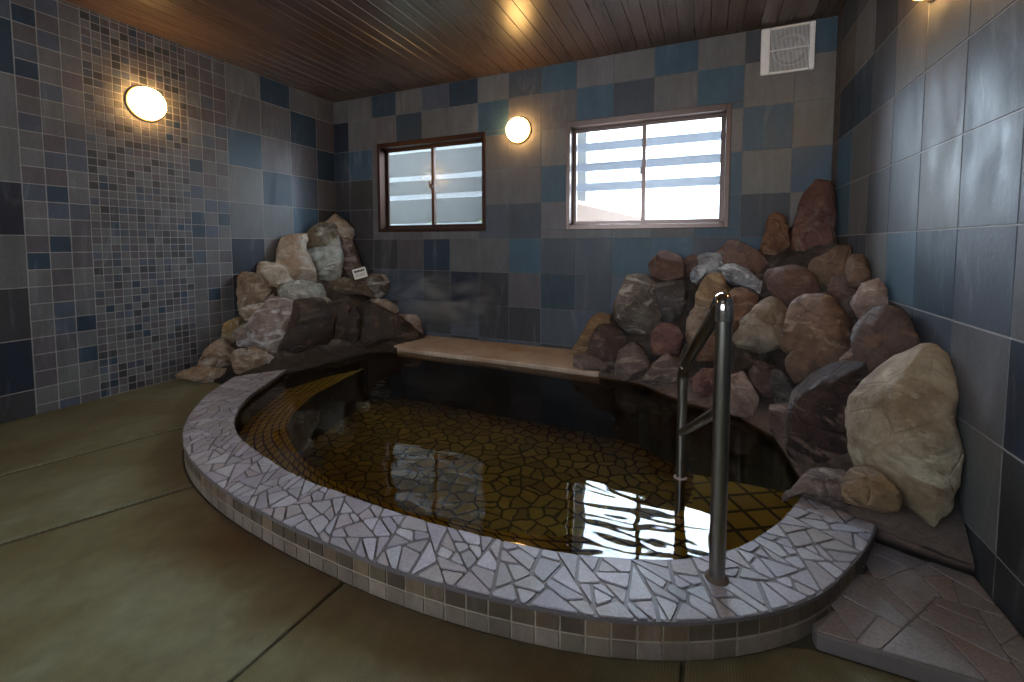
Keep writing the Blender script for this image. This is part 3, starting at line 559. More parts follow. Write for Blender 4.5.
# ------------------------------------------------------------------ curves of the pool
INNER = [(0.833,-1.319),(0.967,-1.541),(1.098,-1.782),(1.238,-1.951),(1.4,-2.09),(1.566,-2.185),(1.758,-2.247),(1.926,-2.292),(2.07,-2.326),(2.237,-2.35),(2.447,-2.362),(2.604,-2.369),(2.826,-2.369),(3.081,-2.352),(3.237,-2.328),(3.35,-2.30),(3.439,-2.27),(3.525,-2.228),(3.611,-2.178),(3.658,-2.14),(3.706,-2.09),(3.76,-2.015),(3.83,-1.909),(3.866,-1.832),(3.922,-1.711)]
OUTER = [(0.659,-1.581),(0.855,-1.884),(1.099,-2.123),(1.291,-2.263),(1.481,-2.364),(1.644,-2.425),(1.858,-2.486),(2.036,-2.519),(2.205,-2.543),(2.372,-2.561),(2.55,-2.572),(2.725,-2.579),(2.881,-2.576),(3.067,-2.560),(3.155,-2.547),(3.274,-2.527),(3.373,-2.504),(3.465,-2.473),(3.538,-2.444),(3.61,-2.409),(3.678,-2.369),(3.731,-2.335),(3.816,-2.266),(3.89,-2.19),(3.965,-2.07),(4.06,-1.909),(4.106,-1.797)]
def resample(P, n, smooth=2):
    P = [Vector((p[0], p[1])) for p in P]
    d = [0]
    for i in range(1, len(P)): d.append(d[-1] + (P[i]-P[i-1]).length)
    out = []
    for k in range(n):
        t = d[-1]*k/(n-1); i = 0
        while i < len(P)-2 and d[i+1] < t: i += 1
        u = (t-d[i])/(d[i+1]-d[i])
        out.append(P[i].lerp(P[i+1], u))
    for _ in range(smooth):
        q = out[:]
        for i in range(1, n-1): q[i] = (out[i-1]+out[i]*2+out[i+1])/4
        out = q
    return out
NI = 140
IN = resample(INNER, NI, 8); OU = resample(OUTER, NI, 8)
CT = .11       # coping top
WL = .078      # water level
FZ = -.34      # pool floor as it shows through the water
BZ = -.03      # bench top
R_EDGE = [(3.935,-1.66),(3.95,-1.5),(3.93,-1.27),(3.91,-1.1),(3.77,-.9),(3.46,-.75),(3.2,-.53),(2.9,-.48)]
L_EDGE = [(1.17,-.44),(.94,-.60),(.9,-.87),(.87,-1.14),(.835,-1.30)]
POOL = [tuple(p) for p in IN] + R_EDGE + L_EDGE

def inside(B, x, y):
    c = False; n = len(B)
    for i in range(n):
        x1, y1 = B[i][:2]; x2, y2 = B[(i+1) % n][:2]
        if (y1 > y) != (y2 > y) and x < (x2-x1)*(y-y1)/(y2-y1)+x1: c = not c
    return c

def cdt(loops, pts, keep, z):
    """triangulate loops + points, keep triangles by centroid"""
    V = []; E = []
    for L in loops:
        b = len(V); V += [Vector(p[:2]) for p in L]; E += [(b+i, b+(i+1) % len(L)) for i in range(len(L))]
    V += [Vector(p) for p in pts]
    r = delaunay_2d_cdt(V, E, [], 0, 1e-5)
    vs, fs = r[0], r[2]
    F = []
    for f in fs:
        c = sum((vs[i] for i in f), Vector((0, 0)))/len(f)
        if keep(c.x, c.y):
            a, b, d = [vs[i] for i in f[:3]]
            if (b-a).cross(d-a) < 0: f = f[::-1]
            F.append(tuple(f))
    return [(v.x, v.y, z(v.x, v.y) if callable(z) else z) for v in vs], F

# ---- floor under the mats (hole where the pool is)
v, f = cdt([[(-.01, .0), (-.01, YF), (W+.01, YF), (W+.01, 0)], POOL], [], lambda x, y: not inside(POOL, x, y), 0.0)
o = obj('floor', v, f, M_FLOOR); tag(o, kind='structure')

# ---- pool basin with bench and step
pool = tag(empty('bathing_pool', (2.4, -1.3, FZ)), 'half-round sunken bathing pool with stone-paved rim and olive brown tiled inside', 'pool')
PO = Vector((2.4, -1.3, FZ))
def pobj(name, verts, faces, mat, **k):
    return obj(name, [tuple(Vector(q)-PO) for q in verts], faces, mat, pool, **k)
vb = [(x, y, CT-.012 if i < NI else .02) for i, (x, y) in enumerate(POOL)] + [(x, y, FZ-.02) for x, y in POOL]
n = len(POOL)
fb = [(i, (i+1) % n, n+(i+1) % n, n+i) for i in range(n)]
pobj('basin_wall', vb, fb, M_BASIN)
v, f = cdt([POOL], [], lambda x, y: inside(POOL, x, y), FZ)
pobj('basin_floor', v, f, M_POOLFLOOR)
# bench: strip along the inner rim
BI = resample([(.99,-.70),(1.03,-.90),(1.13,-1.36),(1.30,-1.67),(1.44,-1.815),(1.65,-1.95),(1.86,-2.05),(2.1,-2.125),(2.35,-2.15),(2.65,-2.16),(2.95,-2.13),(3.2,-2.05),(3.4,-1.92),(3.52,-1.75),(3.56,-1.55)], NI, 6)
BO = resample([(.84,-1.12),(.80,-1.28)] + INNER + [(3.94,-1.55)], NI, 4)
vs, fs, uv = [], [], []
arc = 0
for i in range(NI):
    if i: arc += (BO[i]-BO[i-1]).length
    w = (BI[i]-BO[i]).length
    for j in range(6):
        p = BO[i].lerp(BI[i], j/5); vs.append((p.x, p.y, BZ)); uv.append((arc, w*j/5))
    vs.append((BI[i].x, BI[i].y, FZ-.01)); uv.append((arc, w+BZ-FZ))
for i in range(NI-1):
    for j in range(6):
        fs.append((i*7+j, (i+1)*7+j, (i+1)*7+j+1, i*7+j+1))
k = len(vs); vs += [(p.x, p.y, FZ) for p in (BI[-1], BO[-1])]; uv += [(0, 0), (0, 0)]; fs.append(tuple(range(k-7, k-1))+(k, k+1)[:0]); fs[-1] = ((NI-1)*7, (NI-1)*7+5, k, k+1)
pobj('bench', vs, fs, [M_BENCH, M_BASIN], uv=uv, fmat=[1 if q % 6 == 5 else 0 for q in range(len(fs)-1)]+[1])  # riser painted near-black to hide it, as refraction in the water would
# entry step below the handrail
st = [(3.56,-1.50),(3.56,-2.23),(3.62,-2.19),(3.71,-2.10),(3.78,-2.0),(3.87,-1.84),(3.94,-1.69),(3.95,-1.50)]
SZ = BZ+.04
vs = [(x, y, SZ) for x, y in st] + [(x, y, FZ) for x, y in st]
k = len(st)
fs = [tuple(range(k))] + [(i, k+i, k+(i+1) % k, (i+1) % k) for i in range(k)]
ca, sa = math.cos(.55), math.sin(.55)
pobj('entry_step', vs, fs, M_STEP, uv=[(x*ca+y*sa+z, -x*sa+y*ca+z) for x, y, z in vs])
# coping: hand-broken paving stones set in grout
def cut(P, amax, out, rnd):
    A = .5*abs(sum(P[i].cross(P[(i+1) % len(P)]) for i in range(len(P))))
    if A < amax*rnd.uniform(.45, 1.25) or A < amax*.35: out.append(P); return
    c = sum(P, Vector((0, 0)))/len(P); best = None
    for k in range(12):
        a = math.pi*k/12; d = Vector((math.cos(a), math.sin(a))); q = [p.dot(d) for p in P]; e = max(q)-min(q)
        if best is None or e > best[0]: best = (e, a)
    a = best[1]+rnd.uniform(-.7, .7); d = Vector((math.cos(a), math.sin(a))); off = c.dot(d)+best[0]*rnd.uniform(-.14, .14)
    L, R = [], []
    n = len(P)
    for i in range(n):
        p, q = P[i], P[(i+1) % n]; sp, sq = p.dot(d)-off, q.dot(d)-off
        (L if sp < 0 else R).append(p)
        if (sp < 0) != (sq < 0):
            x = p.lerp(q, sp/(sp-sq)); L.append(x); R.append(x)
    if len(L) < 3 or len(R) < 3: out.append(P); return
    cut(L, amax, out, rnd); cut(R, amax, out, rnd)
def inset(P, gap, rnd):
    n = len(P)
    if sum(P[i].cross(P[(i+1) % n]) for i in range(n)) < 0: P = P[::-1]
    L = [(P[i], (P[(i+1) % n]-P[i])) for i in range(n) if (P[(i+1) % n]-P[i]).length > .012]
    n = len(L); out = []
    if n < 3: return None
    gs = [gap*rnd.uniform(.6, 1.5) for _ in L]
    for i in range(n):
        (p, d), (q, e) = L[i-1], L[i]
        dn = d.normalized(); en = e.normalized()
        p2 = p+Vector((-dn.y, dn.x))*gs[i-1]; q2 = q+Vector((-en.y, en.x))*gs[i]
        cr = dn.cross(en)
        if abs(cr) < .12: out.append(q2); continue
        t = (q2-p2).cross(en)/cr; x = p2+dn*t
        # chip the corner
        out.append(x-dn*min(.006, d.length*.12)); out.append(x+en*min(.006, e.length*.12))
    c = sum(out, Vector((0, 0)))/len(out)
    A = .5*sum(out[i].cross(out[(i+1) % len(out)]) for i in range(len(out)))
    if A < .0003: return None
    return out
def add_stones(mb, stones, mapf, z0, z1, cols, rnd, jt=.1):
    for P in stones:
        c = jit(rnd.choice(cols), jt); z = z1+rnd.uniform(-.0008, .0008)
        ct = sum(P, Vector((0, 0)))/len(P); n = len(P)
        top = [ct+(p-ct)*.965 for p in P]
        v = [(*mapf(p), z0) for p in P]+[(*mapf(p), z-.0012) for p in P]+[(*mapf(p), z) for p in top]
        f = [tuple(2*n+k for k in range(n))]+[(k, (k+1) % n, n+(k+1) % n, n+k) for k in range(n)]+[(n+k, n+(k+1) % n, 2*n+(k+1) % n, 2*n+k) for k in range(n)]
        mb.add(v, f, c)
def mat_stone(name, rough=.5, sp=.22):
    t = NT(name); c = t.coord()
    at = t.n('ShaderNodeAttribute', attribute_name='tile_col').outputs['Color']
    n = t.noise(c, 150, 5, .7); nb = t.noise(c, 6, 5, .65)
    col = t.mix(1, at, t.ramp(n, [(.3, (1-sp,)*3), (.7, (1+sp,)*3)]), 'MULTIPLY')
    col = t.mix(1, col, t.ramp(nb, [(.3, (.82, .80, .78)), (.7, (1.14, 1.14, 1.16))]), 'MULTIPLY')
    t.bsdf(col, rough, 0, t.bump(n, .5, .003)); return t.m
M_STONE = mat_stone('paving_stone', .42)
M_STONE2 = mat_stone('paving_stone_rough', .5, .3)
rnd = random.Random(21)
mb = MB(); gcc = S(94,88,90)[:3]
vs, fs = [], []
JI = []
for i in range(NI):
    a, b2_ = OU[i], IN[i]; dirv = (b2_-a).normalized()
    ji = noise.noise(Vector((i*.9, 9, 4)))*.008
    a2 = a - dirv*.004; b2 = b2_ + dirv*(.004+ji); JI.append((a2, b2, dirv))
    vs += [(a2.x, a2.y, CT-.014), (a2.x, a2.y, CT-.004), (b2.x, b2.y, CT-.004), (b2.x, b2.y, CT-.022)]
for i in range(NI-1):
    for j in range(4):
        a = i*4+j; b_ = i*4+(j+1) % 4; fs.append((a, a+4, b_+4, b_))
fs += [(3,2,1,0), tuple((NI-1)*4+j for j in range(4))]
mb.add(vs, fs, gcc)
LC = sum((OU[i+1]-OU[i]).length+(IN[i+1]-IN[i]).length for i in range(NI-1))/2
wc = .215
def mapc(p):
    s = min(max(p.x/LC, 0), .99999)*(NI-1); i = int(s); u = s-i
    a = JI[i][0].lerp(JI[i+1][0], u); b2 = JI[i][1].lerp(JI[i+1][1], u); q = a.lerp(b2, p.y/wc); return (q.x, q.y)
st_ = []; cut([Vector((0,0)), Vector((LC,0)), Vector((LC,wc)), Vector((0,wc))], .0052, st_, rnd)
st_ = [q for q in (inset(P, .0036, rnd) for P in st_) if q]
add_stones(mb, st_, mapc, CT-.005, CT, [S(150,146,153), S(138,134,141), S(160,157,164), S(144,137,140)], rnd, .045)
mb.build('coping', M_STONE, pool, attr=True, off=tuple(PO))
# curb: two rows of small square tiles round the outside
mb = MB(); gc = S(146,134,118)[:3]
def outpt(s):  # point along OU by arc length, offset outwards
    i = 0
    while i < NI-2 and oarc[i+1] < s: i += 1
    u = (s-oarc[i])/(oarc[i+1]-oarc[i]); p = OU[i].lerp(OU[i+1], u)
    t = (OU[i+1]-OU[i]).normalized(); return p, Vector((t.y, -t.x))
oarc = [0]
for i in range(1, NI): oarc.append(oarc[-1]+(OU[i]-OU[i-1]).length)
s_ = 0; tw = .062
while s_ < oarc[-1]-.001:
    e = min(s_+tw, oarc[-1]-.0005)
    (p, nn), (q, nm) = outpt(s_), outpt(e)
    ins = .004
    p0 = p-nn*ins; q0 = q-nm*ins
    for z0, z1 in ((0, .0485), (.0485, .097)):
        mb.add([(p0.x,p0.y,z0),(q0.x,q0.y,z0),(q0.x,q0.y,z1),(p0.x,p0.y,z1)], [(0,1,2,3)], gc)
        g = .003; t = .0035; dv = (q0-p0).normalized()*g; a = p0+dv; b = q0-dv; a1 = a+nn*t; b1 = b+nm*t
        c = random.choice([S(94,78,62), S(84,70,56), S(106,88,70), S(76,64,52)])
        if z0 == 0: c = random.choice([S(112,98,86), S(102,90,78), S(122,108,96)])
        mb.add([(a.x,a.y,z0+g),(b.x,b.y,z0+g),(b.x,b.y,z1-g),(a.x,a.y,z1-g),(a1.x,a1.y,z0+g+.001),(b1.x,b1.y,z0+g+.001),(b1.x,b1.y,z1-g-.001),(a1.x,a1.y,z1-g-.001)],
               [(4,5,6,7),(0,1,5,4),(1,2,6,5),(2,3,7,6),(3,0,4,7)], jit(c, .08))
    s_ = e
o = mb.build('curb_tiles', mat_tiles('curb_tile_glaze', .42), pool, attr=True, off=tuple(PO)); 

# water
v, f = cdt([POOL], [], lambda x, y: inside(POOL, x, y), WL)
tag(obj('bath_water', v, f, M_WATER), 'clear brown-tinted still hot spring water filling the half-round pool', 'water', kind='stuff')

# ---- ledge along the back wall
lp = [(1.02, -.005), (1.02, -.40), (1.17, -.452), (1.6, -.468), (2.138, -.47), (2.6, -.488), (2.92, -.50), (2.92, -.005)]
vs = [(x, y, .135 if y > -.1 else .112) for x, y in lp] + [(x, y, .03) for x, y in lp]; k = len(lp)
o = obj('stone_ledge', vs, [tuple(reversed(range(k)))[::-1]] + [(i, k+i, k+(i+1) % k, (i+1) % k) for i in range(k)], M_LEDGE)
bevel(o, .008)
tag(o, 'pale sand-coloured stone ledge along the foot of the back wall between the two rock piles', 'ledge')

# ---- raised paved slab on the right
sp = []
for i in range(NI):
    if OU[i].y > -2.245 and OU[i].x > 3.5: sp.append((OU[i].x+.007, OU[i].y))
sp = sp[::-1] ; 
poly = [(4.325, -1.75)] + [(x, y) for x, y in sp] + [(3.86, -2.262), (3.96, -2.262), (4.1, -2.262), (4.325, -2.262)]
k = len(poly)
vs = [(x, y, .042) for x, y in poly] + [(x, y, 0.0) for x, y in poly]
o = obj('paved_slab', vs, [tuple(range(k))] + [(i, k+i, k+(i+1) % k, (i+1) % k) for i in range(k)], M_SLABG)
bevel(o, .005)
mb = MB(); st_ = []; cut([Vector((3.75,-2.256)), Vector((4.32,-2.256)), Vector((4.32,-1.72)), Vector((3.75,-1.72))], .014, st_, rnd)
oul = [(p.x, p.y) for p in OU]
def inslab(P):
    c = sum(P, Vector((0, 0)))/len(P)
    return inside(poly, c.x, c.y) and all(p.x > 3.80 for p in P)
st_ = [q for q in (inset(P, .0015, rnd) for P in st_) if q and inslab(q)]
add_stones(mb, st_, lambda p: (p.x, p.y), .040, .0445, [S(122,114,114), S(128,120,119), S(119,110,108), S(124,112,106)], rnd, .025)
mb.build('paving', M_STONE2, o, attr=True)
tag(o, 'low raised slab of irregular grey and rusty paving between the pool rim and the right wall', 'step')

# ---- floor mats
def clip_curve(x0, x1, n=24):
    """outer rim y at x (front side)"""
    out = []
    for k in range(n+1):
        x = x0+(x1-x0)*k/n; best = None
        for i in range(NI-1):
            a, b = OU[i], OU[i+1]
            if (a.x-x)*(b.x-x) <= 0 and abs(b.x-a.x) > 1e-9:
                y = a.y+(b.y-a.y)*(x-a.x)/(b.x-a.x)
                if best is None or y < best: best = y
        out.append((x, best))
    return out
seams = [((.63, -3.4), (1.03, -1.9)), ((1.28, -3.3), (1.72, -2.3)), ((2.585, -3.4), (2.635, -2.4)), ((3.545, -3.4), (3.56, -2.3))]
def seamx(s, y): (ax, ay), (bx, by) = s; return ax+(bx-ax)*(y-ay)/(by-ay)
MATL = ['olive woven mat along the left tiled wall, the farthest from the camera', 'narrow olive woven mat touching the curved pool rim, second from the left wall',
        'wide greenish worn mat in the lower left, with stained patches beside the curved rim', 'ribbed olive mat in front of the middle of the curved rim', 'ribbed olive mat at the bottom right, in front of the paved slab']
for i in range(5):
    gL = .017 if i in (1, 2) else .005; gR = .017 if i in (0, 1) else .005
    L = seams[i-1] if i else None; R = seams[i] if i < 4 else None
    yb = -4.6
    lo = [(.004, yb)] if i == 0 else [(seamx(L, yb)+gL, yb)]
    hi = [(W-.004, yb)] if i == 4 else [(seamx(R, yb)-gR, yb)]
    # far boundary follows rim
    top = []
    N = 60
    xl = 0.004 if i == 0 else None
    pts = []
    for k in range(NI):
        p = OU[k]; t = (OU[min(k+1, NI-1)]-OU[max(k-1, 0)]).normalized(); q = p + Vector((t.y, -t.x))*.003
        if i and q.x < seamx(L, q.y)+gL: continue
        if i < 4 and q.x > seamx(R, q.y)-gR: continue
        pts.append((q.x, q.y))
    def hitrim(s, sgn, gg):
        bestp = None
        for k in range(NI-1):
            a, b2 = OU[k], OU[k+1]; fa = a.x-seamx(s, a.y)-sgn*gg; fb = b2.x-seamx(s, b2.y)-sgn*gg
            if fa*fb <= 0 and a.y < -1.7:
                q = a.lerp(b2, fa/(fa-fb)); t = (b2-a).normalized(); bestp = (q+Vector((t.y, -t.x))*.003); break
        return (seamx(s, bestp.y)+sgn*gg, bestp.y)
    if i: pts = [hitrim(L, 1, gL)]+pts
    if i < 4: pts = pts+[hitrim(R, -1, gR)]
    if i == 0: pts = [(.004, -1.50), (.3, -1.515), (.62, -1.56)] + [p for p in pts if p[0] < 1.0]
    if i == 4: pts = [p for p in pts if p[1] < -2.275] + [(3.85, -2.275), (W-.004, -2.275)]
    loop = lo + hi + pts[::-1]
    k = len(loop); th = .009
    # orientation check
    A = sum(loop[a][0]*loop[(a+1) % k][1]-loop[(a+1) % k][0]*loop[a][1] for a in range(k))
    if A < 0: loop = loop[::-1]
    cx = sum(p[0] for p in loop)/k; cy = sum(p[1] for p in loop)/k
    vs = [(x-cx, y-cy, th) for x, y in loop] + [(x-cx, y-cy, 0) for x, y in loop]
    o = obj('floor_mat', vs, [tuple(range(k))] + [(a, k+a, k+(a+1) % k, (a+1) % k) for a in range(k)], M_MAT, loc=(cx, cy, 0))
    bevel(o, .006, 3)
    tag(o, MATL[i], 'mat', 'woven mats covering the floor')

# ------------------------------------------------------------------ windows
def window(name, x0, x1, z0, z1, mf, mf2, seed):
    root = empty(name, ((x0+x1)/2, 0, z0)); tag(root, kind='structure')
    O = ((x0+x1)/2, 0, z0)
    fw = .05; d0, d1 = -.012, .115
    mb = MB()
    mb.box(x0, d0, z0, x0+.032, d1, z1); mb.box(x1-.032, d0, z0, x1, d1, z1)
    mb.box(x0+.032, d0, z1-.045, x1-.032, d1, z1); mb.box(x0+.032, d0, z0, x1-.032, d1, z0+.035)
    mb.box(x0+.032, .045, z0+.035, x1-.032, .05, z0+.045)     # track lip
    bevel(mb.build('window_frame', mf, root, off=O), .003)
    xm = (x0+x1)/2
    for k, (a, b, y) in enumerate(((x0+.032, xm+.018, .082), (xm-.012, x1-.032, .060))):
        mb = MB(); s = .03; za, zb = z0+.035, z1-.045
        mb.box(a, y, za, a+s, y+.02, zb); mb.box(b-s, y, za, b, y+.02, zb)
        mb.box(a+s, y, zb-.028, b-s, y+.02, zb); mb.box(a+s, y, za, b-s, y+.02, za+.035)
        sash = mb.build('sash', mf2, root, off=O)
        bevel(sash, .002)
        g = MB(); g.add([(a+s-.003, y+.01, za+.03), (b-s+.003, y+.01, za+.03), (b-s+.003, y+.01, zb-.025), (a+s-.003, y+.01, zb-.025)], [(0,1,2,3)])
        g.build('pane', M_GLASS, sash, off=O)
        sash['label'] = 'left sliding sash' if k == 0 else 'right sliding sash'
    mb = MB(); zc = z0+.43
    mb.box(xm-.012, .05, zc-.03, xm+.010, .061, zc+.03); mb.tube([(xm-.001, .05, zc), (xm-.001, .035, zc)], .011, 12)
    mb.box(xm-.022, .030, zc-.008, xm-.006, .040, zc+.045)
    mb.build('latch', mf2, root, off=O)
    return root
window('window_1', .57, 1.777, 1.13, 2.003, M_BRONZE, M_BRONZE, 1)
window('window_2', 2.522, 3.727, 1.13, 2.003, M_BRONZE2, M_BRONZE2, 2)

# louvre screens outside the windows
def louvre(x0, x1, zs, hgt, y, tilt, label, mat):
    mb = MB()
    for z in zs:
        c, s = math.cos(tilt), math.sin(tilt); hh = hgt/2; t = .006
        P = [(-hh*s-t*c, -hh*c+t*s), (-hh*s+t*c, -hh*c-t*s), (hh*s+t*c, hh*c-t*s), (hh*s-t*c, hh*c+t*s)]
        v = [(x0, y+a, z+b) for a, b in P] + [(x1, y+a, z+b) for a, b in P]
        mb.add(v, [(0,1,2,3), (7,6,5,4), (0,4,5,1), (1,5,6,2), (2,6,7,3), (3,7,4,0)])
    mb.box(x0-.04, y-.03, -.6, x0, y+.03, max(zs)+.15); mb.box(x1, y-.03, -.6, x1+.04, y+.03, max(zs)+.15)
    o = mb.build('louvre_screen', mat); tag(o, label, 'louvre', 'louvre screens outside the windows'); return o
M_SLAT = plain('slat_grey', S(66,76,92), .7); M_SLAT2 = plain('slat_dull', S(190,196,200), .6)
louvre(1.9, 4.0, [1.515, 1.69, 1.865, 2.04], .075, .36, .25, 'grey slats seen blurred through the right-hand bright window', M_SLAT)
louvre(-.9, 1.84, [1.21, 1.52, 1.72, 2.02], .05, .45, .3, 'thin pale slats seen blurred through the left-hand brown window', M_SLAT2)
mb = MB(); mb.box(-2.2, 1.5, -.6, 2.3, 1.6, 3.2); mb.box(-2.2, 1.2, 3.1, 2.45, 1.7, 3.2)
tag(mb.build('shed', plain('shed_wall', S(62,64,62), .8)), 'dim grey shed wall and eave outside the left-hand brown window', 'shed')
# neighbour's roof seen low through the left half of the bright window
mb = MB()
mb.add([(1.6, 1.0, 1.05), (1.6, 1.0, 1.62), (3.2, 1.0, 1.22), (3.2, 1.0, 1.05), (1.6, 2.2, 1.05), (1.6, 2.2, 1.75), (3.2, 2.2, 1.35), (3.2, 2.2, 1.05)],
       [(0,3,2,1), (4,5,6,7), (1,2,6,5), (0,1,5,4), (3,7,6,2), (0,4,7,3)])
tag(mb.build('garden_roof', plain('roof_tan', S(140,92,48), .8)), 'tan sloping roof seen low through the left half of the bright window', 'roof')
mb = MB()
for k in range(110):
    cx = random.uniform(-1.2, 1.3); cz = random.uniform(-.5, 1.15); cy = random.uniform(1.0, 1.25); r = random.uniform(.1, .2)
    mb.lathe((cx, cy, cz), (0,0,1), [(.001,-r),(r*.7,-r*.7),(r,0),(r*.7,r*.7),(.001,r)], 8)
tag(mb.build('hedge', plain('hedge_green', S(96,120,60), .8, 0, .6)), 'green hedge seen blurred at the bottom of the left-hand brown window', 'hedge', kind='stuff')

# ------------------------------------------------------------------ lamps
M_GLOBE = emit('lamp_glow', (1, .56, .18, 1), 48)
def wall_lamp(cen, ax, label, R=.118):
    r = tag(empty('wall_lamp', cen), label, 'lamp', 'round wall lamps')
    mb = MB(); mb.lathe((0,0,0), ax, [(0.001, .002), (R, .002), (R, .012), (R-.005, .016), (R-.014, .014), (R-.02, .008), (.001, .008)]); mb.build('base_ring', M_BRASS, r, smooth=True)
    mb = MB(); g = R-.010
    mb.lathe((0,0,0), ax, [(g-.02, .010), (g-.003, .016), (g, .030), (g-.002, .046), (g*.93, .062), (g*.8, .077), (g*.6, .089), (g*.3, .097), (.001, .1)]); mb.build('glass_dome', M_GLOBE, r, smooth=True)
    return r
M_BRASS = plain('brass', S(150,128,90), .3, .9)
wall_lamp((0, -1.70, 1.98), (1, 0, 0), 'lit round lamp with metal ring on the small mosaic tiles of the left wall')
wall_lamp((2.10, 0, 1.98), (0, -1, 0), 'lit round lamp on the back wall between the two windows', R=.112)
wall_lamp((W, -1.40, 2.015), (-1, 0, 0), 'round lamp on the right wall, only its lower rim showing at the top edge')

# ------------------------------------------------------------------ ventilation fan
FX0, FX1, FZ0, FZ1 = 3.895, 4.204, 2.153, 2.461
fc = ((FX0+FX1)/2, 0, (FZ0+FZ1)/2)
fan = tag(empty('ventilation_fan', fc), 'square white ventilation fan with a wire-like grille high on the back wall by the corner', 'fan')
mb = MB()
mb.box(FX0, -.035, FZ0, FX0+.055, -.001, FZ1); mb.box(FX1-.032, -.035, FZ0, FX1, -.001, FZ1)
mb.box(FX0+.055, -.035, FZ0, FX1-.032, -.001, FZ0+.018); mb.box(FX0+.055, -.035, FZ1-.012, FX1-.032, -.001, FZ1)
bevel(mb.build('housing', M_WHITEP, fan, off=fc), .006)
mb = MB(); mb.box(FX0+.05, -.008, FZ0+.015, FX1-.03, -.002, FZ1-.01); mb.build('back_plate', M_DARK, fan, off=fc)
mb = MB()
mb.lathe((fc[0]+.02, -.008, fc[2]), (0,-1,0), [(.085, 0), (.105, .004), (.11, .012), (.10, .016), (.09, .01), (.085, 0)])
mb.build('duct_ring', M_GREYM, fan, smooth=True, off=fc)
mb = MB(); hc = (fc[0]+.02, -.008, fc[2]); mb.lathe(hc, (0,-1,0), [(.025, 0), (.025, .012), (.001, .014)], 24)
for k in range(5):
    a = 2*math.pi*k/5; b = a+.9
    mb.add([(hc[0]+.022*math.cos(a), -.012, hc[2]+.022*math.sin(a)), (hc[0]+.078*math.cos(a+.1), -.010, hc[2]+.078*math.sin(a+.1)),
            (hc[0]+.078*math.cos(b), -.018, hc[2]+.078*math.sin(b)), (hc[0]+.022*math.cos(b), -.016, hc[2]+.022*math.sin(b))], [(0,1,2,3)])
mb.build('impeller', M_GREYM, fan, off=fc)
mb = MB(); n = 30; a0, a1 = FX0+.06, FX1-.036
for k in range(n):
    x = a0+(a1-a0)*k/(n-1); mb.box(x-.0013, -.031, FZ0+.018, x+.0013, -.025, FZ1-.012)
mb.box(a0-.006, -.033, fc[2]-.002, a1+.006, -.024, fc[2]+.004)
mb.build('grille', M_WHITEP, fan, off=fc)

# ------------------------------------------------------------------ handrail
A = Vector((3.632, -2.257, CT)); B = Vector((3.513, -1.689, .09)); hr_ = .0205
rail = tag(empty('handrail', A), 'stainless steel handrail with two posts and two sloping bars at the pool entry', 'handrail')
topA = Vector((A.x, A.y, .868)); topB = Vector((B.x, B.y, .522))
def hobj(name, mb, mat): return mb.build(name, mat, rail, smooth=True, off=tuple(A))
mb = MB(); mb.tube([(A.x, A.y, CT-.004), (A.x, A.y, .835)], hr_, 24); hobj('post', mb, M_STEEL)['label'] = 'tall front post'
mb = MB(); mb.tube([(B.x, B.y, -.10), (B.x, B.y, .505)], .0185, 24); hobj('post', mb, M_STEEL)['label'] = 'rear post standing in the water'
def arcpts(p0, c, p1, n=8):
    return [(p0*(1-t)**2 + c*2*t*(1-t) + p1*t*t) for t in [k/n for k in range(n+1)]]
dv = (topB-topA).normalized()
mb = MB(); mb.tube([Vector((A.x, A.y, .81))] + arcpts(Vector((A.x, A.y, .835)), topA+Vector((0,0,.012)), topA+dv*.05) + [topA+dv*.07], hr_+.0025, 24); hobj('elbow', mb, M_CHROME)['label'] = 'upper polished elbow'
mb = MB(); mb.tube(arcpts(topB-dv*.05, topB+Vector((0,0,.0)), Vector((B.x, B.y, .50-.03))), .0208, 24); hobj('elbow', mb, M_STEEL)['label'] = 'lower elbow'
mb = MB(); mb.tube([topA+dv*.04, topB-dv*.03], .0195, 24); hobj('top_rail', mb, M_STEEL)
mb = MB(); mb.tube([Vector((A.x, A.y, .575)), Vector((B.x, B.y, .262))], .0145, 20); hobj('middle_rail', mb, M_STEEL)
mb = MB(); mb.lathe((A.x, A.y, CT), (0,0,1), [(.030, 0), (.030, .003), (.025, .007), (hr_, .010)], 32); hobj('base_flange', mb, plain('rusty_steel', S(104,90,80), .5, .5))
mb = MB(); mb.lathe((B.x, B.y, WL+.004), (0,0,1), [(.0185, -.012), (.024, -.01), (.025, 0), (.0185, .004)], 24); hobj('collar', mb, plain('lime_scale', S(150,130,120), .7))

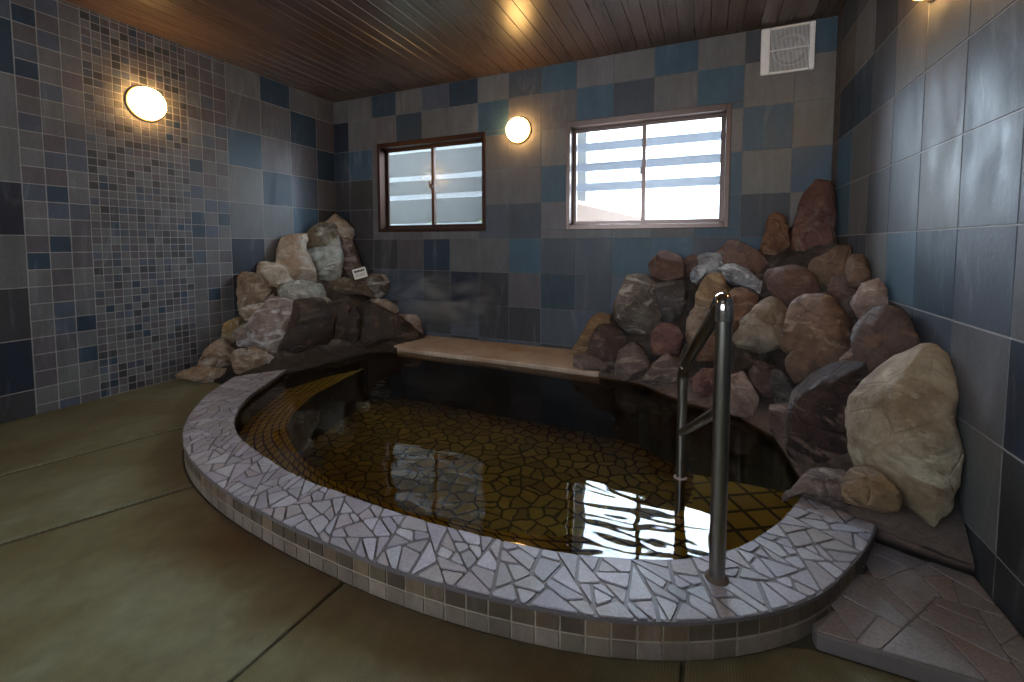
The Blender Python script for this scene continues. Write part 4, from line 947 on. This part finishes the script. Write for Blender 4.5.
# ------------------------------------------------------------------ rock mounds
def dens(Bd, step):
    o = []
    for i in range(len(Bd)):
        a = Vector(Bd[i]); b = Vector(Bd[(i+1) % len(Bd)]); n = max(1, int((b.xy-a.xy).length/step))
        for k in range(n): o.append(a.lerp(b, k/n))
    return o
def mound(Bd, label, mat):
    D = dens(Bd, .04)
    def h(x, y):
        sw = sz = 0
        for p in D:
            w = ((p.x-x)**2+(p.y-y)**2+2e-4)**-1.1; sw += w; sz += w*p.z
        return sz/sw
    x0 = min(p.x for p in D); x1 = max(p.x for p in D); y0 = min(p.y for p in D); y1 = max(p.y for p in D)
    pts = []; st = .028; x = x0+st
    loop = [(p.x, p.y) for p in D]
    while x < x1:
        y = y0+st
        while y < y1:
            if inside(loop, x, y) and min((p.x-x)**2+(p.y-y)**2 for p in D) > .0003: pts.append((x+random.uniform(-.004,.004), y+random.uniform(-.004,.004)))
            y += st
        x += st
    v, f = cdt([loop], pts, lambda x, y: inside(loop, x, y), 0)
    V = []
    for (x, y, _) in v:
        q = Vector((x*9, y*9, 2)); nz = noise.fractal(q, 1.0, 2.2, 4)
        z = h(x, y); k = min(1, max(0, (z-.05)*4))
        nz2 = noise.fractal(Vector((x*22, y*22, 5)), 1.0, 2.2, 3)
        V.append((x, y, max(z+(.03 if Bd is MOUND_L else -.005)*k + nz*.05*(0.3+.7*k) + nz2*.02, .0)))
    m = len(D); base = len(V)
    key = {(round(x, 4), round(y, 4)): i for i, (x, y, _) in enumerate(V)}
    idx = [key.get((round(p.x, 4), round(p.y, 4))) for p in D]
    for p in D: V.append((p.x, p.y, FZ if not (p.y < -1.7 or (p.x > 4.3) or p.x < .03) else 0.0))
    for i in range(m):
        a, b = idx[i], idx[(i+1) % m]
        if a is None or b is None: continue
        f.append((a, base+i, base+(i+1) % m, b))
    o = obj('rock_bed', V, f, mat, smooth=True)
    tag(o, label, 'rock bed'); return o
mound(MOUND_R, 'rough mortar bed holding the right-hand rock pile together in the corner under the bright window', M_MORTAR)
mound(MOUND_L, 'rough mortar bed holding the left-hand rock pile together in the far left corner', M_MORTARL)

def catmull(P, n):
    k = len(P); out = []
    for j in range(n):
        t = j*k/n; i = int(t); u = t-i
        p0, p1, p2, p3 = [Vector(P[(i+q) % k]) for q in (-1, 0, 1, 2)]
        out.append(.5*((2*p1)+(p2-p0)*u+(2*p0-5*p1+4*p2-p3)*u*u+(3*p1-p0-3*p2+p3)*u**3))
    return out
def make_rock(side, matk, label, cen, nrm, T, outl, seed):
    cen = Vector(cen); n = Vector(nrm); r = Vector((0,0,1)).cross(n).normalized(); u = n.cross(r)
    N = 72; k_ = 1.0 if matk == 'bigstone' else 1.11 if side == 'R' else 1.2
    ring = catmull([(x*k_, y*k_) for x, y in outl], N)
    lin = []
    for j in range(N):
        t = j*len(outl)/N; q = int(t); a_, b_ = Vector(outl[q]), Vector(outl[(q+1) % len(outl)]); lin.append(a_.lerp(b_, t-q)*k_)
    ring = [p*.45+q*.55 for p, q in zip(ring, lin)]
    fr = [.08,.16,.25,.34,.43,.52,.6,.68,.75,.82,.88,.93,.965,.988,1.0]; verts = []; faces = []
    size = math.sqrt(abs(sum(ring[i].x*ring[(i+1) % N].y-ring[(i+1) % N].x*ring[i].y for i in range(N)))/2/math.pi)
    flat = matk == 'bigstone'
    def place(x, y, z, t):
        p = r*x+u*y+n*z
        w = (cen+p)*(1/size); sd = Vector((seed*3.1, seed*1.7, seed*.9))
        n1 = noise.fractal(w*.9+sd, 1.0, 2.0, 5); n2 = 1-abs(noise.noise(w*1.6+sd*2))*2
        # facet: quantised slow noise gives flat planes with soft edges
        q = noise.cell(w*1.1+sd)*.06
        amp = size*(.24 if matk.startswith('wet') else .18 if not flat else .08)
        g0 = cen+p
        nf = noise.fractal(g0*13, 1.0, 2.1, 4)*(.020 if side == 'L' else .011)+noise.fractal(g0*38, 1.0, 2.1, 3)*.004+(1-abs(noise.noise(g0*7))*2)*(.016 if side == 'L' else .006)
        n3 = noise.ridged_multi_fractal(w*1.5+sd, 1.0, 2.1, 4, .9, 2.0)-1.2
        p += n*((n1*1.1+n2*.3+n3*.28)*amp*(.4+.6*(1-t*t))+nf) + (r*noise.fractal(w*2.0+sd*3, 1, 2, 3)+u*noise.fractal(w*2.0+sd*5, 1, 2, 3))*size*.10
        g = cen+p
        g.x = min(max(g.x, .006), W-.006); g.y = min(g.y, -.006)
        return g-cen
    pw = 3.4 if not flat else 5
    verts.append(place(0, 0, T, 0))
    prof = []
    for t in fr: prof.append((t, T*(1-t**pw)**.55))
    for t in fr[-2:None:-1][:]: pass
    back = [(t, -T*.85*(1-t**2.6)**.6) for t in reversed(fr[:-1])]
    full = prof+back
    for t, z in full:
        for k in range(N): verts.append(place(ring[k].x*t, ring[k].y*t, z, t))
    verts.append(place(0, 0, -T*.85, 0))
    m = len(full)
    for k in range(N): faces.append((0, 1+k, 1+(k+1) % N))
    for i in range(m-1):
        for k in range(N): faces.append((1+i*N+k, 1+(i+1)*N+k, 1+(i+1)*N+(k+1) % N, 1+i*N+(k+1) % N))
    L = 1+m*N
    for k in range(N): faces.append((L, 1+(m-1)*N+(k+1) % N, 1+(m-1)*N+k))
    rn = random.Random(seed*13+5)
    for _ in range(14 if side == 'L' else 9):
        a = rn.uniform(0, 2*math.pi); ti = rn.uniform(.1, 1.0); k = (n*math.cos(ti)+(r*math.cos(a)+u*math.sin(a))*math.sin(ti)).normalized()
        sup = max(q.dot(k) for q in verts); hh = sup*rn.uniform(.74, .93)
        for i_, q in enumerate(verts):
            e = q.dot(k)-hh
            if e > 0: verts[i_] = q-k*e*.85
    o = obj('rock', verts, faces, rock_mat(matk, side), smooth=True, loc=cen)
    tag(o, label, 'rock', 'rocks of the right-hand pile' if side == 'R' else 'rocks of the left-hand pile')
    return o
for i, a in enumerate(ROCKS): make_rock(*a, seed=i+1)

# ------------------------------------------------------------------ steam
mb = MB(); mb.lathe((0,0,0), (0,0,1), [(.001,-1),(.5,-.87),(.87,-.5),(1,0),(.87,.5),(.5,.87),(.001,1)], 24)
sc_ = [(x*.62, y*.16, z*.30) for x, y, z in mb.v]
vt = NT('steam'); vs_n = vt.n('ShaderNodeVolumeScatter'); vs_n.inputs['Color'].default_value = (.95,.97,1,1); vs_n.inputs['Anisotropy'].default_value = .2
cc = vt.coord(); nn = vt.noise(vt.mapping(cc, (1, 1, 3.0), rot=(0,.6,0)), 2.4, 2, .5, .5)
ln = vt.n('ShaderNodeVectorMath', operation='LENGTH'); vt.l(vt.mapping(cc, (1/.62, 1/.16, 1/.30)), ln.inputs[0])
fall = vt.ramp(ln.outputs['Value'], [(.25, WHT), (.98, BLK)])
vt.l(vt.math('MULTIPLY', vt.math('MULTIPLY', vt.ramp(nn, [(.42, BLK), (.72, WHT)]), fall), STEAM), vs_n.inputs['Density'])
vt.l(vs_n.outputs[0], vt.out.inputs['Volume'])
tag(obj('steam', sc_, mb.f, vt.m, loc=(1.45, -.22, .50)), 'faint white steam drifting over the pale ledge at the back wall', 'steam', kind='stuff')

# ------------------------------------------------------------------ small sign on the left-hand pile
sg = tag(empty('sign_plate', SIGN), 'small tilted white notice plate with a dark line of lettering, leaning on the left-hand rocks', 'sign')
sg.rotation_euler = (math.radians(-14), math.radians(-15), math.radians(44))
mb = MB(); mb.box(-.062, -.004, -.05, .062, .004, .05); bevel(mb.build('plate', plain('sign_white', S(222,220,212), .5), sg), .002)
mb = MB(); x = -.048
for wdt in (.014,.010,.016,.012,.014,.012): mb.box(x, -.0056, .012, x+wdt, -.0041, .034); x += wdt+.003
mb.build('lettering', plain('sign_ink', S(30,34,40), .6), sg)['label'] = 'bold dark top line'
mb = MB()
for rz in (-.008, -.024):
    x = -.045
    for wdt in (.02,.012,.018,.014,.012): mb.box(x, -.0054, rz-.003, x+wdt, -.0041, rz+.003); x += wdt+.003
mb.build('lettering', plain('sign_ink_grey', S(120,120,118), .6), sg)['label'] = 'two faint grey lines'

# ------------------------------------------------------------------ light
wd = bpy.data.worlds.new('World'); scene.world = wd; wd.use_nodes = True
bg = wd.node_tree.nodes.get('Background') or wd.node_tree.nodes.new('ShaderNodeBackground')
bg.inputs[0].default_value = (.80, .90, 1.0, 1); bg.inputs[1].default_value = WORLD
def area(name, loc, rot, sx, sy, power, col):
    l = bpy.data.lights.new(name, 'AREA'); l.shape = 'RECTANGLE'; l.size = sx; l.size_y = sy; l.energy = power; l.color = col
    o = bpy.data.objects.new(name, l); o.location = loc; o.rotation_euler = rot; COL.objects.link(o); return o
area('daylight_right_window', (3.1, 2.6, 2.6), (math.radians(-75), 0, 0), 3.0, 2.2, P_RW, (.72, .86, 1))
area('added_fill_behind_camera', (2.3, YF-.35, 1.6), (math.radians(90), 0, 0), 2.4, 1.5, P_FR, (.84, .91, 1))  # fill light added behind the camera, outside the opening

# ------------------------------------------------------------------ camera
cd = bpy.data.cameras.new('Camera'); cam = bpy.data.objects.new('Camera', cd); COL.objects.link(cam); scene.camera = cam
yaw, pit = -.4152, -.0588
fw = Vector((math.sin(yaw)*math.cos(pit), math.cos(yaw)*math.cos(pit), math.sin(pit)))
cam.location = (3.584, -3.5178, 1.0081)
cam.rotation_euler = fw.to_track_quat('-Z', 'Y').to_euler()
cd.sensor_fit = 'HORIZONTAL'; cd.sensor_width = 36; cd.lens = 439.1654/1024*36
cd.shift_y = -(341-270.3185)/1024
cd.clip_start = .05
vs_ = scene.view_settings
vs_.view_transform = 'Standard'; vs_.look = 'None'; vs_.exposure = EXPO; vs_.gamma = 1; vs_.use_curve_mapping = False
scene.cycles.max_bounces = 10; scene.cycles.transparent_max_bounces = 12
scene.cycles.sample_clamp_indirect = 6
